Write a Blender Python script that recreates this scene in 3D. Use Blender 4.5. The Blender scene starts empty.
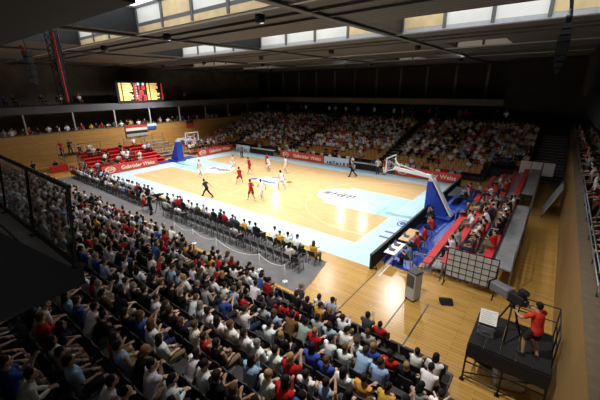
import bpy, bmesh, math, random
import numpy as np
from mathutils import Vector, Matrix

SC = bpy.context.scene
COL = SC.collection
RND = random.Random(7)
V = Vector

# ------------------------------------------------------------------ camera, sky, light, exposure
cam_d = bpy.data.cameras.new('camera')
cam_d.sensor_width = 36.0
cam_d.lens = 326.435 * 36.0 / 600.0
cam_d.clip_start = 0.05
cam_d.clip_end = 300
cam = bpy.data.objects.new('camera', cam_d)
COL.objects.link(cam)
CAM_P = V((22.451, -23.829, 9.027))
_yaw, _pit, _rol = -0.66169, -0.33119, -0.009845
_f = V((math.cos(_pit) * math.sin(_yaw), math.cos(_pit) * math.cos(_yaw), math.sin(_pit)))
_r0 = V((math.cos(_yaw), -math.sin(_yaw), 0))
_u0 = _r0.cross(_f)
CAM_R = _r0 * math.cos(_rol) + _u0 * math.sin(_rol)
CAM_U = -_r0 * math.sin(_rol) + _u0 * math.cos(_rol)
CAM_F = _f
cam.matrix_world = Matrix(((CAM_R.x, CAM_U.x, -_f.x, CAM_P.x), (CAM_R.y, CAM_U.y, -_f.y, CAM_P.y),
                           (CAM_R.z, CAM_U.z, -_f.z, CAM_P.z), (0, 0, 0, 1)))
SC.camera = cam

def project(p):
    d = V(p) - CAM_P
    z = d.dot(CAM_F)
    if z < 0.1:
        return None
    return 300 + 326.435 * d.dot(CAM_R) / z, 200 - 326.435 * d.dot(CAM_U) / z, z

w = bpy.data.worlds.new('daylight')
SC.world = w
w.use_nodes = True
w.node_tree.nodes['Background'].inputs[0].default_value = (0.93, 0.97, 1.0, 1)
w.node_tree.nodes['Background'].inputs[1].default_value = 2.6

SC.view_settings.view_transform = 'Standard'
SC.view_settings.look = 'None'
SC.view_settings.gamma = 1.0
SC.view_settings.use_curve_mapping = False
SC.view_settings.exposure = 0.0

FLOOD = []   # (position, aim, watts, cone degrees, row)
for _x, _y in ((-19.0, 21.6), (-10.5, 10.6), (-4.0, 21.4), (0.6, 20.5), (12.0, 20.6)):
    FLOOD.append(((_x, _y, 11.8), (_x * 0.7, 2.0, 0), 1300, 100, 'far'))
for _x, _y in ((-21.5, 2.6), (-12.5, 2.6), (-3, 2.6), (5.5, 2.6), (12.4, 4.6)):
    FLOOD.append(((_x, _y, 11.8), (_x * (0.97 if _x > -20 else 1.14), -1.2, 0), 4700 if _x > -20 else 7500, 106 if _x > -20 else 124, 'middle'))
for _x, _y in ((-14, -11.6), (-5.5, -11.6), (3, -11.6), (11, -11.9), (18.6, -17.6)):
    FLOOD.append(((_x, _y, 11.8), (_x * 0.96, _y + 4.4, 0), 3700, 108, 'near'))

# ------------------------------------------------------------------ materials
def lin(c):
    return tuple(((v / 255.0) / 12.92 if v / 255.0 <= 0.04045 else ((v / 255.0 + 0.055) / 1.055) ** 2.4) for v in c)

MATS = {}
def mat(name, rgb=(128, 128, 128), rough=0.6, metal=0.0, var=0.12, scale=6.0, emit=None, spec=0.5, alpha=None, coat=0.0):
    """procedural principled material: base colour broken up by a little object-space noise"""
    if name in MATS:
        return MATS[name]
    m = bpy.data.materials.new(name)
    m.use_nodes = True
    nt = m.node_tree
    b = nt.nodes['Principled BSDF']
    c = lin(rgb)
    if var > 0:
        tc = nt.nodes.new('ShaderNodeTexCoord')
        nz = nt.nodes.new('ShaderNodeTexNoise')
        nz.inputs['Scale'].default_value = scale
        nz.inputs['Detail'].default_value = 3
        rp = nt.nodes.new('ShaderNodeValToRGB')
        rp.color_ramp.elements[0].position = 0.3
        rp.color_ramp.elements[1].position = 0.7
        rp.color_ramp.elements[0].color = tuple(v * (1 - var) for v in c) + (1,)
        rp.color_ramp.elements[1].color = tuple(min(1, v * (1 + var)) for v in c) + (1,)
        nt.links.new(tc.outputs['Object'], nz.inputs['Vector'])
        nt.links.new(nz.outputs['Fac'], rp.inputs['Fac'])
        nt.links.new(rp.outputs['Color'], b.inputs['Base Color'])
    else:
        b.inputs['Base Color'].default_value = c + (1,)
    b.inputs['Roughness'].default_value = rough
    b.inputs['Metallic'].default_value = metal
    b.inputs['Specular IOR Level'].default_value = spec
    b.inputs['Coat Weight'].default_value = coat
    if emit:
        b.inputs['Emission Color'].default_value = lin(emit[0]) + (1,)
        b.inputs['Emission Strength'].default_value = emit[1]
    if alpha is not None:
        b.inputs['Transmission Weight'].default_value = alpha
    MATS[name] = m
    return m

def mat_tint(name, rough=0.85):
    """cloth, skin, hair: the object's own colour with a fine weave of noise"""
    if name in MATS:
        return MATS[name]
    m = bpy.data.materials.new(name)
    m.use_nodes = True
    nt = m.node_tree
    b = nt.nodes['Principled BSDF']
    oi = nt.nodes.new('ShaderNodeObjectInfo')
    tc = nt.nodes.new('ShaderNodeTexCoord')
    nz = nt.nodes.new('ShaderNodeTexNoise')
    nz.inputs['Scale'].default_value = 14
    mx = nt.nodes.new('ShaderNodeMix')
    mx.data_type = 'RGBA'
    mx.blend_type = 'MULTIPLY'
    mx.inputs['Factor'].default_value = 0.25
    nt.links.new(tc.outputs['Object'], nz.inputs['Vector'])
    nt.links.new(oi.outputs['Color'], mx.inputs['A'])
    nt.links.new(nz.outputs['Fac'], mx.inputs['B'])
    nt.links.new(mx.outputs['Result'], b.inputs['Base Color'])
    b.inputs['Roughness'].default_value = rough
    b.inputs['Specular IOR Level'].default_value = 0.25
    MATS[name] = m
    return m

def mat_attr(name, rough=0.85):
    """colour of each spectator / seat of a crowd comes from the mesh's colour attribute"""
    if name in MATS:
        return MATS[name]
    m = bpy.data.materials.new(name)
    m.use_nodes = True
    nt = m.node_tree
    b = nt.nodes['Principled BSDF']
    a = nt.nodes.new('ShaderNodeAttribute')
    a.attribute_name = 'Col'
    nt.links.new(a.outputs['Color'], b.inputs['Base Color'])
    b.inputs['Roughness'].default_value = rough
    b.inputs['Specular IOR Level'].default_value = 0.25
    MATS[name] = m
    return m

def mat_planks(name, a, b_, mortar, bw, bh, rough, axis='XY', rot=0.0, spec=0.5, bump=0.0, coat=0.0, msize=0.01):
    """wood laid in boards: brick texture for the boards, stretched noise for the grain"""
    if name in MATS:
        return MATS[name]
    m = bpy.data.materials.new(name)
    m.use_nodes = True
    nt = m.node_tree
    bs = nt.nodes['Principled BSDF']
    tc = nt.nodes.new('ShaderNodeTexCoord')
    mp = nt.nodes.new('ShaderNodeMapping')
    nt.links.new(tc.outputs['Object'], mp.inputs['Vector'])
    if axis == 'YZ':
        sp = nt.nodes.new('ShaderNodeSeparateXYZ')
        cb = nt.nodes.new('ShaderNodeCombineXYZ')
        nt.links.new(tc.outputs['Object'], sp.inputs[0])
        nt.links.new(sp.outputs['Y'], cb.inputs['X'])
        nt.links.new(sp.outputs['Z'], cb.inputs['Y'])
        nt.links.new(cb.outputs[0], mp.inputs['Vector'])
    mp.inputs['Rotation'].default_value = (0, 0, rot)
    br = nt.nodes.new('ShaderNodeTexBrick')
    br.inputs['Color1'].default_value = lin(a) + (1,)
    br.inputs['Color2'].default_value = lin(b_) + (1,)
    br.inputs['Mortar'].default_value = lin(mortar) + (1,)
    br.inputs['Scale'].default_value = 1.0
    br.inputs['Mortar Size'].default_value = msize
    br.inputs['Brick Width'].default_value = bw
    br.inputs['Row Height'].default_value = bh
    br.inputs['Bias'].default_value = 0.0
    nt.links.new(mp.outputs[0], br.inputs['Vector'])
    mp2 = nt.nodes.new('ShaderNodeMapping')
    mp2.inputs['Scale'].default_value = (0.8, 9, 1)
    nt.links.new(mp.outputs[0], mp2.inputs['Vector'])
    nz = nt.nodes.new('ShaderNodeTexNoise')
    nz.inputs['Scale'].default_value = 1.3
    nz.inputs['Detail'].default_value = 4
    nt.links.new(mp2.outputs[0], nz.inputs['Vector'])
    mr = nt.nodes.new('ShaderNodeMapRange')
    mr.inputs['To Min'].default_value = 0.78
    mr.inputs['To Max'].default_value = 1.18
    nt.links.new(nz.outputs['Fac'], mr.inputs['Value'])
    mx = nt.nodes.new('ShaderNodeMix')
    mx.data_type = 'RGBA'
    mx.blend_type = 'MULTIPLY'
    mx.inputs['Factor'].default_value = 1.0
    nt.links.new(br.outputs['Color'], mx.inputs['A'])
    nt.links.new(mr.outputs[0], mx.inputs['B'])
    nt.links.new(mx.outputs['Result'], bs.inputs['Base Color'])
    bs.inputs['Roughness'].default_value = rough
    bs.inputs['Specular IOR Level'].default_value = spec
    bs.inputs['Coat Weight'].default_value = coat
    bs.inputs['Coat Roughness'].default_value = 0.12
    MATS[name] = m
    return m

def mat_ribs(name, rgb, period, axis, rough=0.7, depth=0.5):
    """ribbed sheet: darker grooves every `period` metres"""
    if name in MATS:
        return MATS[name]
    m = bpy.data.materials.new(name)
    m.use_nodes = True
    nt = m.node_tree
    bs = nt.nodes['Principled BSDF']
    tc = nt.nodes.new('ShaderNodeTexCoord')
    wv = nt.nodes.new('ShaderNodeTexWave')
    wv.wave_type = 'BANDS'
    wv.bands_direction = axis
    wv.inputs['Scale'].default_value = 0.314 / period
    wv.inputs['Distortion'].default_value = 0.0
    rp = nt.nodes.new('ShaderNodeValToRGB')
    c = lin(rgb)
    rp.color_ramp.elements[0].color = tuple(v * (1 - depth) for v in c) + (1,)
    rp.color_ramp.elements[1].color = c + (1,)
    rp.color_ramp.elements[1].position = 0.3
    nt.links.new(tc.outputs['Object'], wv.inputs['Vector'])
    nt.links.new(wv.outputs['Fac'], rp.inputs['Fac'])
    nt.links.new(rp.outputs['Color'], bs.inputs['Base Color'])
    bs.inputs['Roughness'].default_value = rough
    MATS[name] = m
    return m

SKIN = mat_tint('skin', 0.6)
CLOTH = mat_tint('cloth', 0.9)
HAIR = mat_tint('hair', 0.7)
SHOE = mat('shoe_leather', (30, 28, 28), 0.5)
EYE = mat('eye', (20, 16, 14), 0.3, var=0)
LIP = mat('lip', (150, 80, 72), 0.5, var=0)
M_COURT = mat_planks('maple_parquet', (222, 190, 142), (214, 180, 130), (190, 152, 100), 1.6, 0.13, 0.15, spec=0.10, msize=0.004)
M_FLOOR = mat_planks('oak_parquet', (202, 158, 84), (186, 142, 72), (124, 90, 46), 2.2, 0.16, 0.26, spec=0.35, msize=0.006)
M_WALLW = mat_planks('wood_slats', (206, 162, 94), (190, 146, 80), (104, 76, 40), 4.0, 0.14, 0.5, axis='YZ', msize=0.012)
M_APRON = mat('apron_paint', (192, 226, 240), 0.18, spec=0.09, var=0.04, scale=1.5)
M_LANE = mat('lane_paint', (182, 226, 240), 0.18, spec=0.09, var=0.03, scale=1.5)
M_WHITE = mat('white_paint', (236, 234, 226), 0.3, spec=0.1, var=0.03)
M_LINE = mat('dark_line', (70, 50, 36), 0.4, var=0.05)
M_PALE = mat('pale_line', (226, 196, 150), 0.3, var=0.03)
M_CARPET = mat('grey_carpet', (112, 110, 112), 0.9, var=0.14, scale=2.0)
M_BLUEF = mat('blue_floor', (36, 70, 168), 0.35, var=0.12, scale=2)
M_BLUE = mat('blue_pad', (28, 62, 168), 0.55, var=0.08)
M_RED = mat('red_board', (216, 60, 58), 0.45, var=0.06, scale=2)
M_REDP = mat('red_step', (204, 40, 42), 0.6, var=0.12, scale=3)
M_CREAM = mat('cream_print', (250, 232, 200), 0.5, var=0)
M_BOARDW = mat('white_board', (214, 228, 240), 0.45, var=0.04)
M_PRINTB = mat('blue_print', (44, 92, 170), 0.5, var=0)
M_PRINTR = mat('red_print', (206, 50, 52), 0.5, var=0)
M_PRINTK = mat('dark_print', (50, 52, 74), 0.5, var=0)
M_PRINTO = mat('orange_print', (232, 120, 40), 0.5, var=0)
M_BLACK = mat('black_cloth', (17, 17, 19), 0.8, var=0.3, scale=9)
M_DARK = mat('dark_metal', (34, 35, 38), 0.45, metal=0.5, var=0.1)
M_STEEL = mat('steel', (132, 134, 138), 0.4, metal=0.7, var=0.1)
M_GREYP = mat('grey_plastic', (104, 106, 110), 0.5, var=0.08)
M_LGREY = mat('light_grey', (176, 178, 180), 0.55, var=0.08)
M_WSTEEL = mat('white_steel', (232, 234, 236), 0.35, var=0.03)
M_CONC = mat('concrete', (92, 90, 88), 0.9, var=0.2, scale=1.6)
M_DCONC = mat('dark_concrete', (48, 46, 45), 0.9, var=0.2, scale=1.5)
M_FASC = mat('fascia_grey', (88, 88, 94), 0.7, var=0.1, scale=0.8)
M_FASCB = mat('fascia_brown', (104, 94, 84), 0.8, var=0.1, scale=0.8)
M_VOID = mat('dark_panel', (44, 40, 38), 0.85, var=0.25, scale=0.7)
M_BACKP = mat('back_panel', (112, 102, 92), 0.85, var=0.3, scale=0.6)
M_ROOF = mat_ribs('roof_sheet', (92, 87, 80), 0.55, 'Y', 0.75, 0.45)
M_BEAM = mat('roof_beam', (88, 88, 88), 0.6, var=0.15, scale=1.0)
M_REVEAL = mat('skylight_reveal', (226, 224, 218), 0.7, var=0.06, scale=0.7)
M_REVEALW = mat('skylight_wood', (216, 190, 142), 0.6, var=0.15, scale=1.2)
M_SEATD = mat('dark_seat', (40, 36, 36), 0.6, var=0.15)
M_SEATW = mat('wooden_seat', (184, 136, 66), 0.5, var=0.15, scale=4)
M_BRASS = mat('worn_edge', (120, 104, 84), 0.5, var=0.15)
M_CHAIR = mat('chair_black', (30, 31, 36), 0.5, var=0.1)
M_GLASS = mat('smoked_glass', (226, 228, 230), 0.0, var=0, alpha=1.0)
M_CLEAR = mat('clear_glass', (235, 242, 245), 0.02, var=0, alpha=1.0)
M_LED_A = mat('amber_led', (240, 200, 120), 0.5, var=0, emit=((246, 206, 128), 0.75))
M_LED_R = mat('red_led', (214, 50, 40), 0.5, var=0, emit=((226, 54, 46), 0.7))
M_LED_W = mat('white_led', (200, 204, 216), 0.5, var=0, emit=((196, 200, 214), 0.5))
M_LAMP = mat('lamp_lens', (255, 250, 240), 0.3, var=0, emit=((255, 248, 236), 6.0))
M_SCREEN = mat('laptop_screen', (60, 80, 120), 0.2, var=0, emit=((120, 150, 200), 0.4))
M_PAPER = mat('paper', (236, 236, 232), 0.8, var=0.03)
M_GREYBL = mat('bleacher_plank', (138, 138, 140), 0.6, var=0.14, scale=3)
M_BALL = mat('ball_orange', (206, 104, 44), 0.6, var=0.1, scale=30)

# ------------------------------------------------------------------ mesh building
class MB:
    def __init__(self):
        self.v, self.f, self.m, self.sm = [], [], [], []
        self.mats = []
    def mi(self, m):
        if m not in self.mats:
            self.mats.append(m)
        return self.mats.index(m)
    def add(self, vs, fs, m, smooth=False):
        o = len(self.v)
        k = self.mi(m)
        self.v += [tuple(x) for x in vs]
        for f in fs:
            self.f.append(tuple(i + o for i in f))
            self.m.append(k)
            self.sm.append(smooth)
    def box(self, c, s, m, rz=0.0, bev=0.0):
        hx, hy, hz = s[0] / 2, s[1] / 2, s[2] / 2
        ca, sa = math.cos(rz), math.sin(rz)
        if bev <= 0:
            pts = [(x, y, z) for z in (-hz, hz) for x, y in ((-hx, -hy), (hx, -hy), (hx, hy), (-hx, hy))]
            fs = [(3, 2, 1, 0), (4, 5, 6, 7), (0, 1, 5, 4), (1, 2, 6, 5), (2, 3, 7, 6), (3, 0, 4, 7)]
        else:
            b = min(bev, hx * .9, hy * .9, hz * .9)
            pts, fs = [], []
            ring = [(-hx + b, -hy), (hx - b, -hy), (hx, -hy + b), (hx, hy - b), (hx - b, hy), (-hx + b, hy), (-hx, hy - b), (-hx, -hy + b)]
            inn = [(x * (hx - b) / hx, y * (hy - b) / hy) for x, y in ring]
            for z, rr in ((-hz, inn), (-hz + b, ring), (hz - b, ring), (hz, inn)):
                pts += [(x, y, z) for x, y in rr]
            for k in range(3):
                for i in range(8):
                    j = (i + 1) % 8
                    fs.append((k * 8 + i, k * 8 + j, k * 8 + 8 + j, k * 8 + 8 + i))
            fs.append(tuple(range(7, -1, -1)))
            fs.append(tuple(range(24, 32)))
        self.add([(c[0] + x * ca - y * sa, c[1] + x * sa + y * ca, c[2] + z) for x, y, z in pts], fs, m)
        return self
    def b2(self, p0, p1, m, bev=0.0):
        return self.box([(a + b) / 2 for a, b in zip(p0, p1)], [abs(b - a) for a, b in zip(p0, p1)], m, bev=bev)
    def loft(self, rings, m, smooth=True, caps=True):
        n = len(rings[0])
        vs = [p for r in rings for p in r]
        fs = []
        for k in range(len(rings) - 1):
            for i in range(n):
                j = (i + 1) % n
                fs.append((k * n + i, k * n + j, k * n + n + j, k * n + n + i))
        if caps:
            fs.append(tuple(range(n - 1, -1, -1)))
            fs.append(tuple(range((len(rings) - 1) * n, len(rings) * n)))
        self.add(vs, fs, m, smooth)
        return self
    def tube(self, pts, rad, m, n=8, smooth=True, up=None, cap_round=False):
        """pts: centres; rad: one radius, a list of radii or of (rx, ry) pairs"""
        P = [V(p) for p in pts]
        if not isinstance(rad, (list, tuple)):
            rad = [rad] * len(P)
        R = [(r, r) if not isinstance(r, (list, tuple)) else r for r in rad]
        if cap_round:
            d0 = (P[0] - P[1]).normalized()
            d1 = (P[-1] - P[-2]).normalized()
            a, b = R[0], R[-1]
            P = [P[0] + d0 * min(a) * .9, P[0] + d0 * min(a) * .5] + P + [P[-1] + d1 * min(b) * .5, P[-1] + d1 * min(b) * .9]
            R = [(a[0] * .4, a[1] * .4), (a[0] * .85, a[1] * .85)] + R + [(b[0] * .85, b[1] * .85), (b[0] * .4, b[1] * .4)]
        rings = []
        ref = V(up) if up else None
        for i, p in enumerate(P):
            t = (P[min(i + 1, len(P) - 1)] - P[max(i - 1, 0)]).normalized()
            if ref is None:
                ref = V((1, 0, 0)) if abs(t.x) < 0.8 else V((0, 1, 0))
            x = ref - t * ref.dot(t)
            if x.length < 1e-4:
                x = t.orthogonal()
            x.normalize()
            ref = x
            y = t.cross(x)
            rings.append([p + x * R[i][0] * math.cos(2 * math.pi * k / n) + y * R[i][1] * math.sin(2 * math.pi * k / n) for k in range(n)])
        return self.loft(rings, m, smooth)
    def beam(self, p0, p1, wd, ht, m):
        P0, P1 = V(p0), V(p1)
        t = (P1 - P0).normalized()
        s = t.cross(V((0, 0, 1)))
        if s.length < 1e-4:
            s = V((1, 0, 0))
        s.normalize()
        u = s.cross(t)
        rings = [[p + s * a * wd / 2 + u * b * ht / 2 for a, b in ((-1, -1), (1, -1), (1, 1), (-1, 1))] for p in (P0, P1)]
        return self.loft(rings, m, smooth=False)
    def ell(self, c, r, m, nu=14, nv=9, rot=None):
        vs, fs = [], []
        C = V(c)
        for j in range(nv + 1):
            th = math.pi * j / nv
            for i in range(nu):
                ph = 2 * math.pi * i / nu
                q = V((r[0] * math.sin(th) * math.cos(ph), r[1] * math.sin(th) * math.sin(ph), r[2] * math.cos(th)))
                if rot:
                    q = rot @ q
                vs.append(C + q)
        for j in range(nv):
            for i in range(nu):
                k = (i + 1) % nu
                fs.append((j * nu + i, (j + 1) * nu + i, (j + 1) * nu + k, j * nu + k))
        self.add(vs, fs, m, True)
        return self
    def prism(self, poly, z0, z1, m):
        """vertical prism over an xy polygon"""
        n = len(poly)
        vs = [(x, y, z0) for x, y in poly] + [(x, y, z1) for x, y in poly]
        fs = [tuple(range(n - 1, -1, -1)), tuple(range(n, 2 * n))] + [(i, (i + 1) % n, n + (i + 1) % n, n + i) for i in range(n)]
        self.add(vs, fs, m)
        return self
    def prism3(self, poly, off, m):
        """prism from a planar 3-D polygon pushed by a vector"""
        n = len(poly)
        o = V(off)
        vs = [V(p) for p in poly] + [V(p) + o for p in poly]
        fs = [tuple(range(n - 1, -1, -1)), tuple(range(n, 2 * n))] + [(i, (i + 1) % n, n + (i + 1) % n, n + i) for i in range(n)]
        self.add(vs, fs, m)
        return self
    def ring(self, c, r0, r1, z0, z1, m, a0=0.0, a1=2 * math.pi, n=48, sy=1.0):
        full = abs(a1 - a0 - 2 * math.pi) < 1e-6
        A = [a0 + (a1 - a0) * i / n for i in range(n + (0 if full else 1))]
        rings = [[(c[0] + r * math.cos(a), c[1] + r * math.sin(a) * sy, z) for r, z in ((r0, z0), (r1, z0), (r1, z1), (r0, z1))] for a in A]
        vs = [p for q in rings for p in q]
        fs = []
        N = len(A)
        for i in range(N if full else N - 1):
            j = (i + 1) % N
            for k in range(4):
                l = (k + 1) % 4
                fs.append((i * 4 + k, j * 4 + k, j * 4 + l, i * 4 + l))
        self.add(vs, fs, m)
        return self
    def mesh(self, name):
        me = bpy.data.meshes.new(name)
        me.from_pydata(self.v, [], self.f)
        for m in self.mats:
            me.materials.append(m)
        me.polygons.foreach_set('material_index', self.m)
        me.polygons.foreach_set('use_smooth', self.sm)
        bm = bmesh.new()
        bm.from_mesh(me)
        bmesh.ops.recalc_face_normals(bm, faces=bm.faces)
        bm.to_mesh(me)
        bm.free()
        return me
    def build(self, name, parent=None, loc=None, rz=None):
        return link(name, self.mesh(name), parent, loc, rz)

def link(name, me, parent=None, loc=None, rz=None):
    o = bpy.data.objects.new(name, me)
    COL.objects.link(o)
    if parent:
        o.parent = parent
    if loc:
        o.location = loc
    if rz is not None:
        o.rotation_euler = (0, 0, rz)
    return o

def tag(o, label=None, cat=None, group=None, kind=None):
    if label:
        o['label'] = label
    if cat:
        o['category'] = cat
    if group:
        o['group'] = group
    if kind:
        o['kind'] = kind
    return o

def empty(name, loc, rz=0.0, label=None, cat=None, group=None):
    o = bpy.data.objects.new(name, None)
    o.empty_display_size = 0.1
    COL.objects.link(o)
    o.location = loc
    o.rotation_euler = (0, 0, rz)
    return tag(o, label, cat, group)

def copy_tree(o, loc, rz=0.0, label=None, group=None):
    r = o.copy()
    COL.objects.link(r)
    r.location = loc
    r.rotation_euler = (0, 0, rz)
    if label:
        r['label'] = label
    if group:
        r['group'] = group
    for ch in KIDS.get(o.name, ()):
        c = ch.copy()
        COL.objects.link(c)
        c.parent = r
        for g in KIDS.get(ch.name, ()):
            d = g.copy()
            COL.objects.link(d)
            d.parent = c
    return r
KIDS = {}

def struct(name, mb, label=None):
    o = mb.build(name)
    o['kind'] = 'structure'
    if label:
        o['label'] = label
    return o

def text_mesh(body, size, m, depth=0.004, bold=0.0, shear=0.0, align='CENTER'):
    cu = bpy.data.curves.new('lettering', 'FONT')
    cu.body = body
    cu.size = size
    cu.extrude = depth
    cu.offset = bold
    cu.shear = shear
    cu.align_x = align
    cu.align_y = 'CENTER'
    t = bpy.data.objects.new('lettering', cu)
    COL.objects.link(t)
    dg = bpy.context.evaluated_depsgraph_get()
    me = bpy.data.meshes.new_from_object(t.evaluated_get(dg))
    bpy.data.objects.remove(t)
    me.materials.clear()
    me.materials.append(m)
    return me

ONES = ['', 'first', 'second', 'third', 'fourth', 'fifth', 'sixth', 'seventh', 'eighth', 'ninth', 'tenth', 'eleventh', 'twelfth',
        'thirteenth', 'fourteenth', 'fifteenth', 'sixteenth', 'seventeenth', 'eighteenth', 'nineteenth']
TENS = {2: ('twentieth', 'twenty'), 3: ('thirtieth', 'thirty'), 4: ('fortieth', 'forty'), 5: ('fiftieth', 'fifty'),
        6: ('sixtieth', 'sixty'), 7: ('seventieth', 'seventy'), 8: ('eightieth', 'eighty'), 9: ('ninetieth', 'ninety')}
def nth(n):
    if n < 20:
        return ONES[n]
    t, u = divmod(n, 10)
    return TENS[t][0] if u == 0 else TENS[t][1] + '-' + ONES[u]

# ------------------------------------------------------------------ SETTING: floor and court
FL = MB().b2((-36, -30, -0.3), (26, 33, 0.0), M_FLOOR)
struct('floor', FL)

court = struct('court_floor', MB().b2((-14, -7.5, 0.0), (14, 7.5, 0.016), M_COURT))
ap = MB()
for p0, p1 in (((-16.3, -9.6), (16.02, -7.5)), ((-16.3, 7.5), (16.02, 9.55)), ((-16.3, -7.5), (-14, 7.5)), ((14, -7.5), (16.02, 7.5))):
    ap.b2((p0[0], p0[1], 0.0), (p1[0], p1[1], 0.016), M_APRON)
ap.build('painted_apron', court)
for sx in (1, -1):
    ln = MB().b2((sx * 8.2, -2.45, 0.016), (sx * 14, 2.45, 0.019), M_LANE)
    ln.build('lane_paint', court)
    c = MB().ring((sx * 8.2, 0), 0.0, 1.86, 0.019, 0.022, M_WHITE, n=56)
    c.build('free_throw_circle', court)
    a = MB().ring((sx * 12.425, 0), 6.2, 6.32, 0.0165, 0.018, M_PALE, math.pi / 2 if sx > 0 else -math.pi / 2, 1.5 * math.pi if sx > 0 else math.pi / 2, 64)
    for s in (1, -1):
        a.b2((sx * 12.425, s * 6.2, 0.0165), (sx * 14, s * 6.32, 0.018), M_PALE)
    a.build('three_point_line', court)
    MB().ring((sx * 12.425, 0), 1.22, 1.27, 0.019, 0.0205, M_PALE, math.pi / 2 if sx > 0 else -math.pi / 2, 1.5 * math.pi if sx > 0 else math.pi / 2, 28).build('charge_arc', court)
    # word printed in the circle
    t = link('lettering', text_mesh('HEP', 1.25, M_PRINTK, 0.003, 0.035, 0.15), court, (sx * 8.2 + 0.42, 0.0, 0.0265))
    e = MB()
    for k in range(3):
        e.prism([(sx * 8.2 - 1.5 + k * 0.24, -0.42), (sx * 8.2 - 1.3 + k * 0.24, -0.42), (sx * 8.2 - 1.18 + k * 0.24, 0.42), (sx * 8.2 - 1.38 + k * 0.24, 0.42)], 0.0225, 0.029, M_PRINTO if k == 0 else M_PRINTB)
    e.build('emblem', court)
bl = MB()
for x0, x1, y0, y1 in ((-14, 14, 7.47, 7.53), (-14, 14, -7.53, -7.47), (-14.03, -13.97, -7.5, 7.5), (13.97, 14.03, -7.5, 7.5)):
    bl.b2((x0, y0, 0.0165), (x1, y1, 0.0185), M_PALE)
bl.b2((-0.025, -7.5, 0.0165), (0.025, 7.5, 0.0175), M_PALE)
bl.build('boundary_lines', court)
cl = MB()
cl.ring((0.2, 0.0), 0.0, 1.75, 0.018, 0.020, M_WHITE, n=56, sy=0.72)
cl.ring((0.3, 0.62), 0.7, 1.25, 0.0205, 0.0225, M_PRINTB, 0.3, 2.7, 24, 0.55)
cl.ring((0.3, 0.25), 0.5, 1.15, 0.0205, 0.0225, M_PALE, 0.2, 2.9, 24, 0.4)
cl.ring((0.4, -0.2), 0.5, 1.2, 0.0205, 0.0225, M_PRINTB, 3.4, 6.0, 24, 0.6)
cl.ring((0.7, 0.8), 0.7, 0.9, 0.023, 0.0245, M_PRINTR, 0.5, 2.4, 18, 0.5)
cl.ring((2.05, 0.55), 0.0, 0.32, 0.0205, 0.0225, M_PRINTR, n=20)
cl.ring((-1.75, -0.55), 0.0, 0.38, 0.0205, 0.0225, M_PRINTB, n=24)
cl.build('centre_emblem', court)
el = MB()
el.ring((15.2, -2.9), 0.0, 0.36, 0.0165, 0.0185, M_PRINTB, n=28, sy=1.7)
el.ring((15.2, -2.9), 0.2, 0.26, 0.019, 0.0205, M_WHITE, n=28, sy=1.7)
for k in range(5):
    el.b2((14.75, -6.3 + k * 0.45, 0.0165), (15.4, -6.08 + k * 0.45, 0.018), M_PRINTB if k in (1, 3) else M_WHITE)
el.build('apron_emblem', court)
for x in (16.5, 18.55, 19.48):
    MB().b2((x - 0.03, -14.3, 0.0005), (x + 0.03, -9.7 if x < 18 else -10.9, 0.003), M_LINE).build('floor_line', court)
MB().b2((16.72, -10.1, 0.0005), (16.79, -8.2, 0.003), M_WHITE).build('floor_line', court)
MB().prism([(16.2, -8.6), (18.0, -8.9), (18.15, 9.2), (16.2, 9.2)], 0.001, 0.012, M_BLUEF).build('blue_runoff', court)
MB().prism([(-16.4, -2.6), (-16.4, 2.9), (-18.2, 2.9), (-18.2, -2.6)], 0.001, 0.012, M_BLUEF).build('blue_runoff', court)
MB().prism([(-19, -10.1), (13.9, -10.5), (14.6, -13.7), (-19, -13.7)], 0.001, 0.012, M_CARPET).build('grey_matting', court)

# walls
WL = MB().b2((-27.2, -30, 0), (-26.9, 26.2, 3.95), M_WALLW)
WL.b2((-27.25, -30, 3.95), (-26.85, 26.2, 4.05), M_BRASS)
struct('wall_left', WL)
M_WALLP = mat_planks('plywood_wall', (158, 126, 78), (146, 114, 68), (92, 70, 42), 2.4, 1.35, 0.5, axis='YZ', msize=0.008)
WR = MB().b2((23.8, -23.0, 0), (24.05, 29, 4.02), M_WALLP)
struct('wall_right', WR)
tr = MB().b2((23.74, -23.0, 4.02), (24.1, 29, 4.10), M_BRASS)
struct('trim_1', tr)
# lower and upper gallery on the left
g = MB().b2((-33, -30, 2.85), (-27.2, 27, 3.05), M_DCONC)
g.b2((-33.3, -30, 0), (-33.0, 33, 14), M_BACKP)
struct('wall_left_back', g)
g = MB().b2((-33, -30, 6.35), (-26.9, 27, 7.2), M_FASC)
struct('gallery_slab_left', g)
# far end
g = MB().b2((-27, 26.2, 0), (24, 26.5, 4.4), M_DCONC)
struct('wall_far_lower', g)
g = MB().b2((-33, 26.5, 4.1), (26, 32.5, 4.3), M_DCONC)
struct('gallery_floor_far', g)
g = MB().b2((-27, 26.3, 6.55), (16.4, 32.4, 7.35), M_FASCB)
struct('gallery_slab_far', g)
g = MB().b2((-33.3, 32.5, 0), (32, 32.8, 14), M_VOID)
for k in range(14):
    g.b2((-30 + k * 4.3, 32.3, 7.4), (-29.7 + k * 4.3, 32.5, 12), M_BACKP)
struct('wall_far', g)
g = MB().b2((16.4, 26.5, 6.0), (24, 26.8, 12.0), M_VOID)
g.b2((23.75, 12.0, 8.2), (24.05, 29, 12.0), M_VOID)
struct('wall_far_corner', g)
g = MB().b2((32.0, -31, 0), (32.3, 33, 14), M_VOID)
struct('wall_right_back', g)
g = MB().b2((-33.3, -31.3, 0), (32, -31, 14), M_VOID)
struct('wall_near', g)

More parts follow.
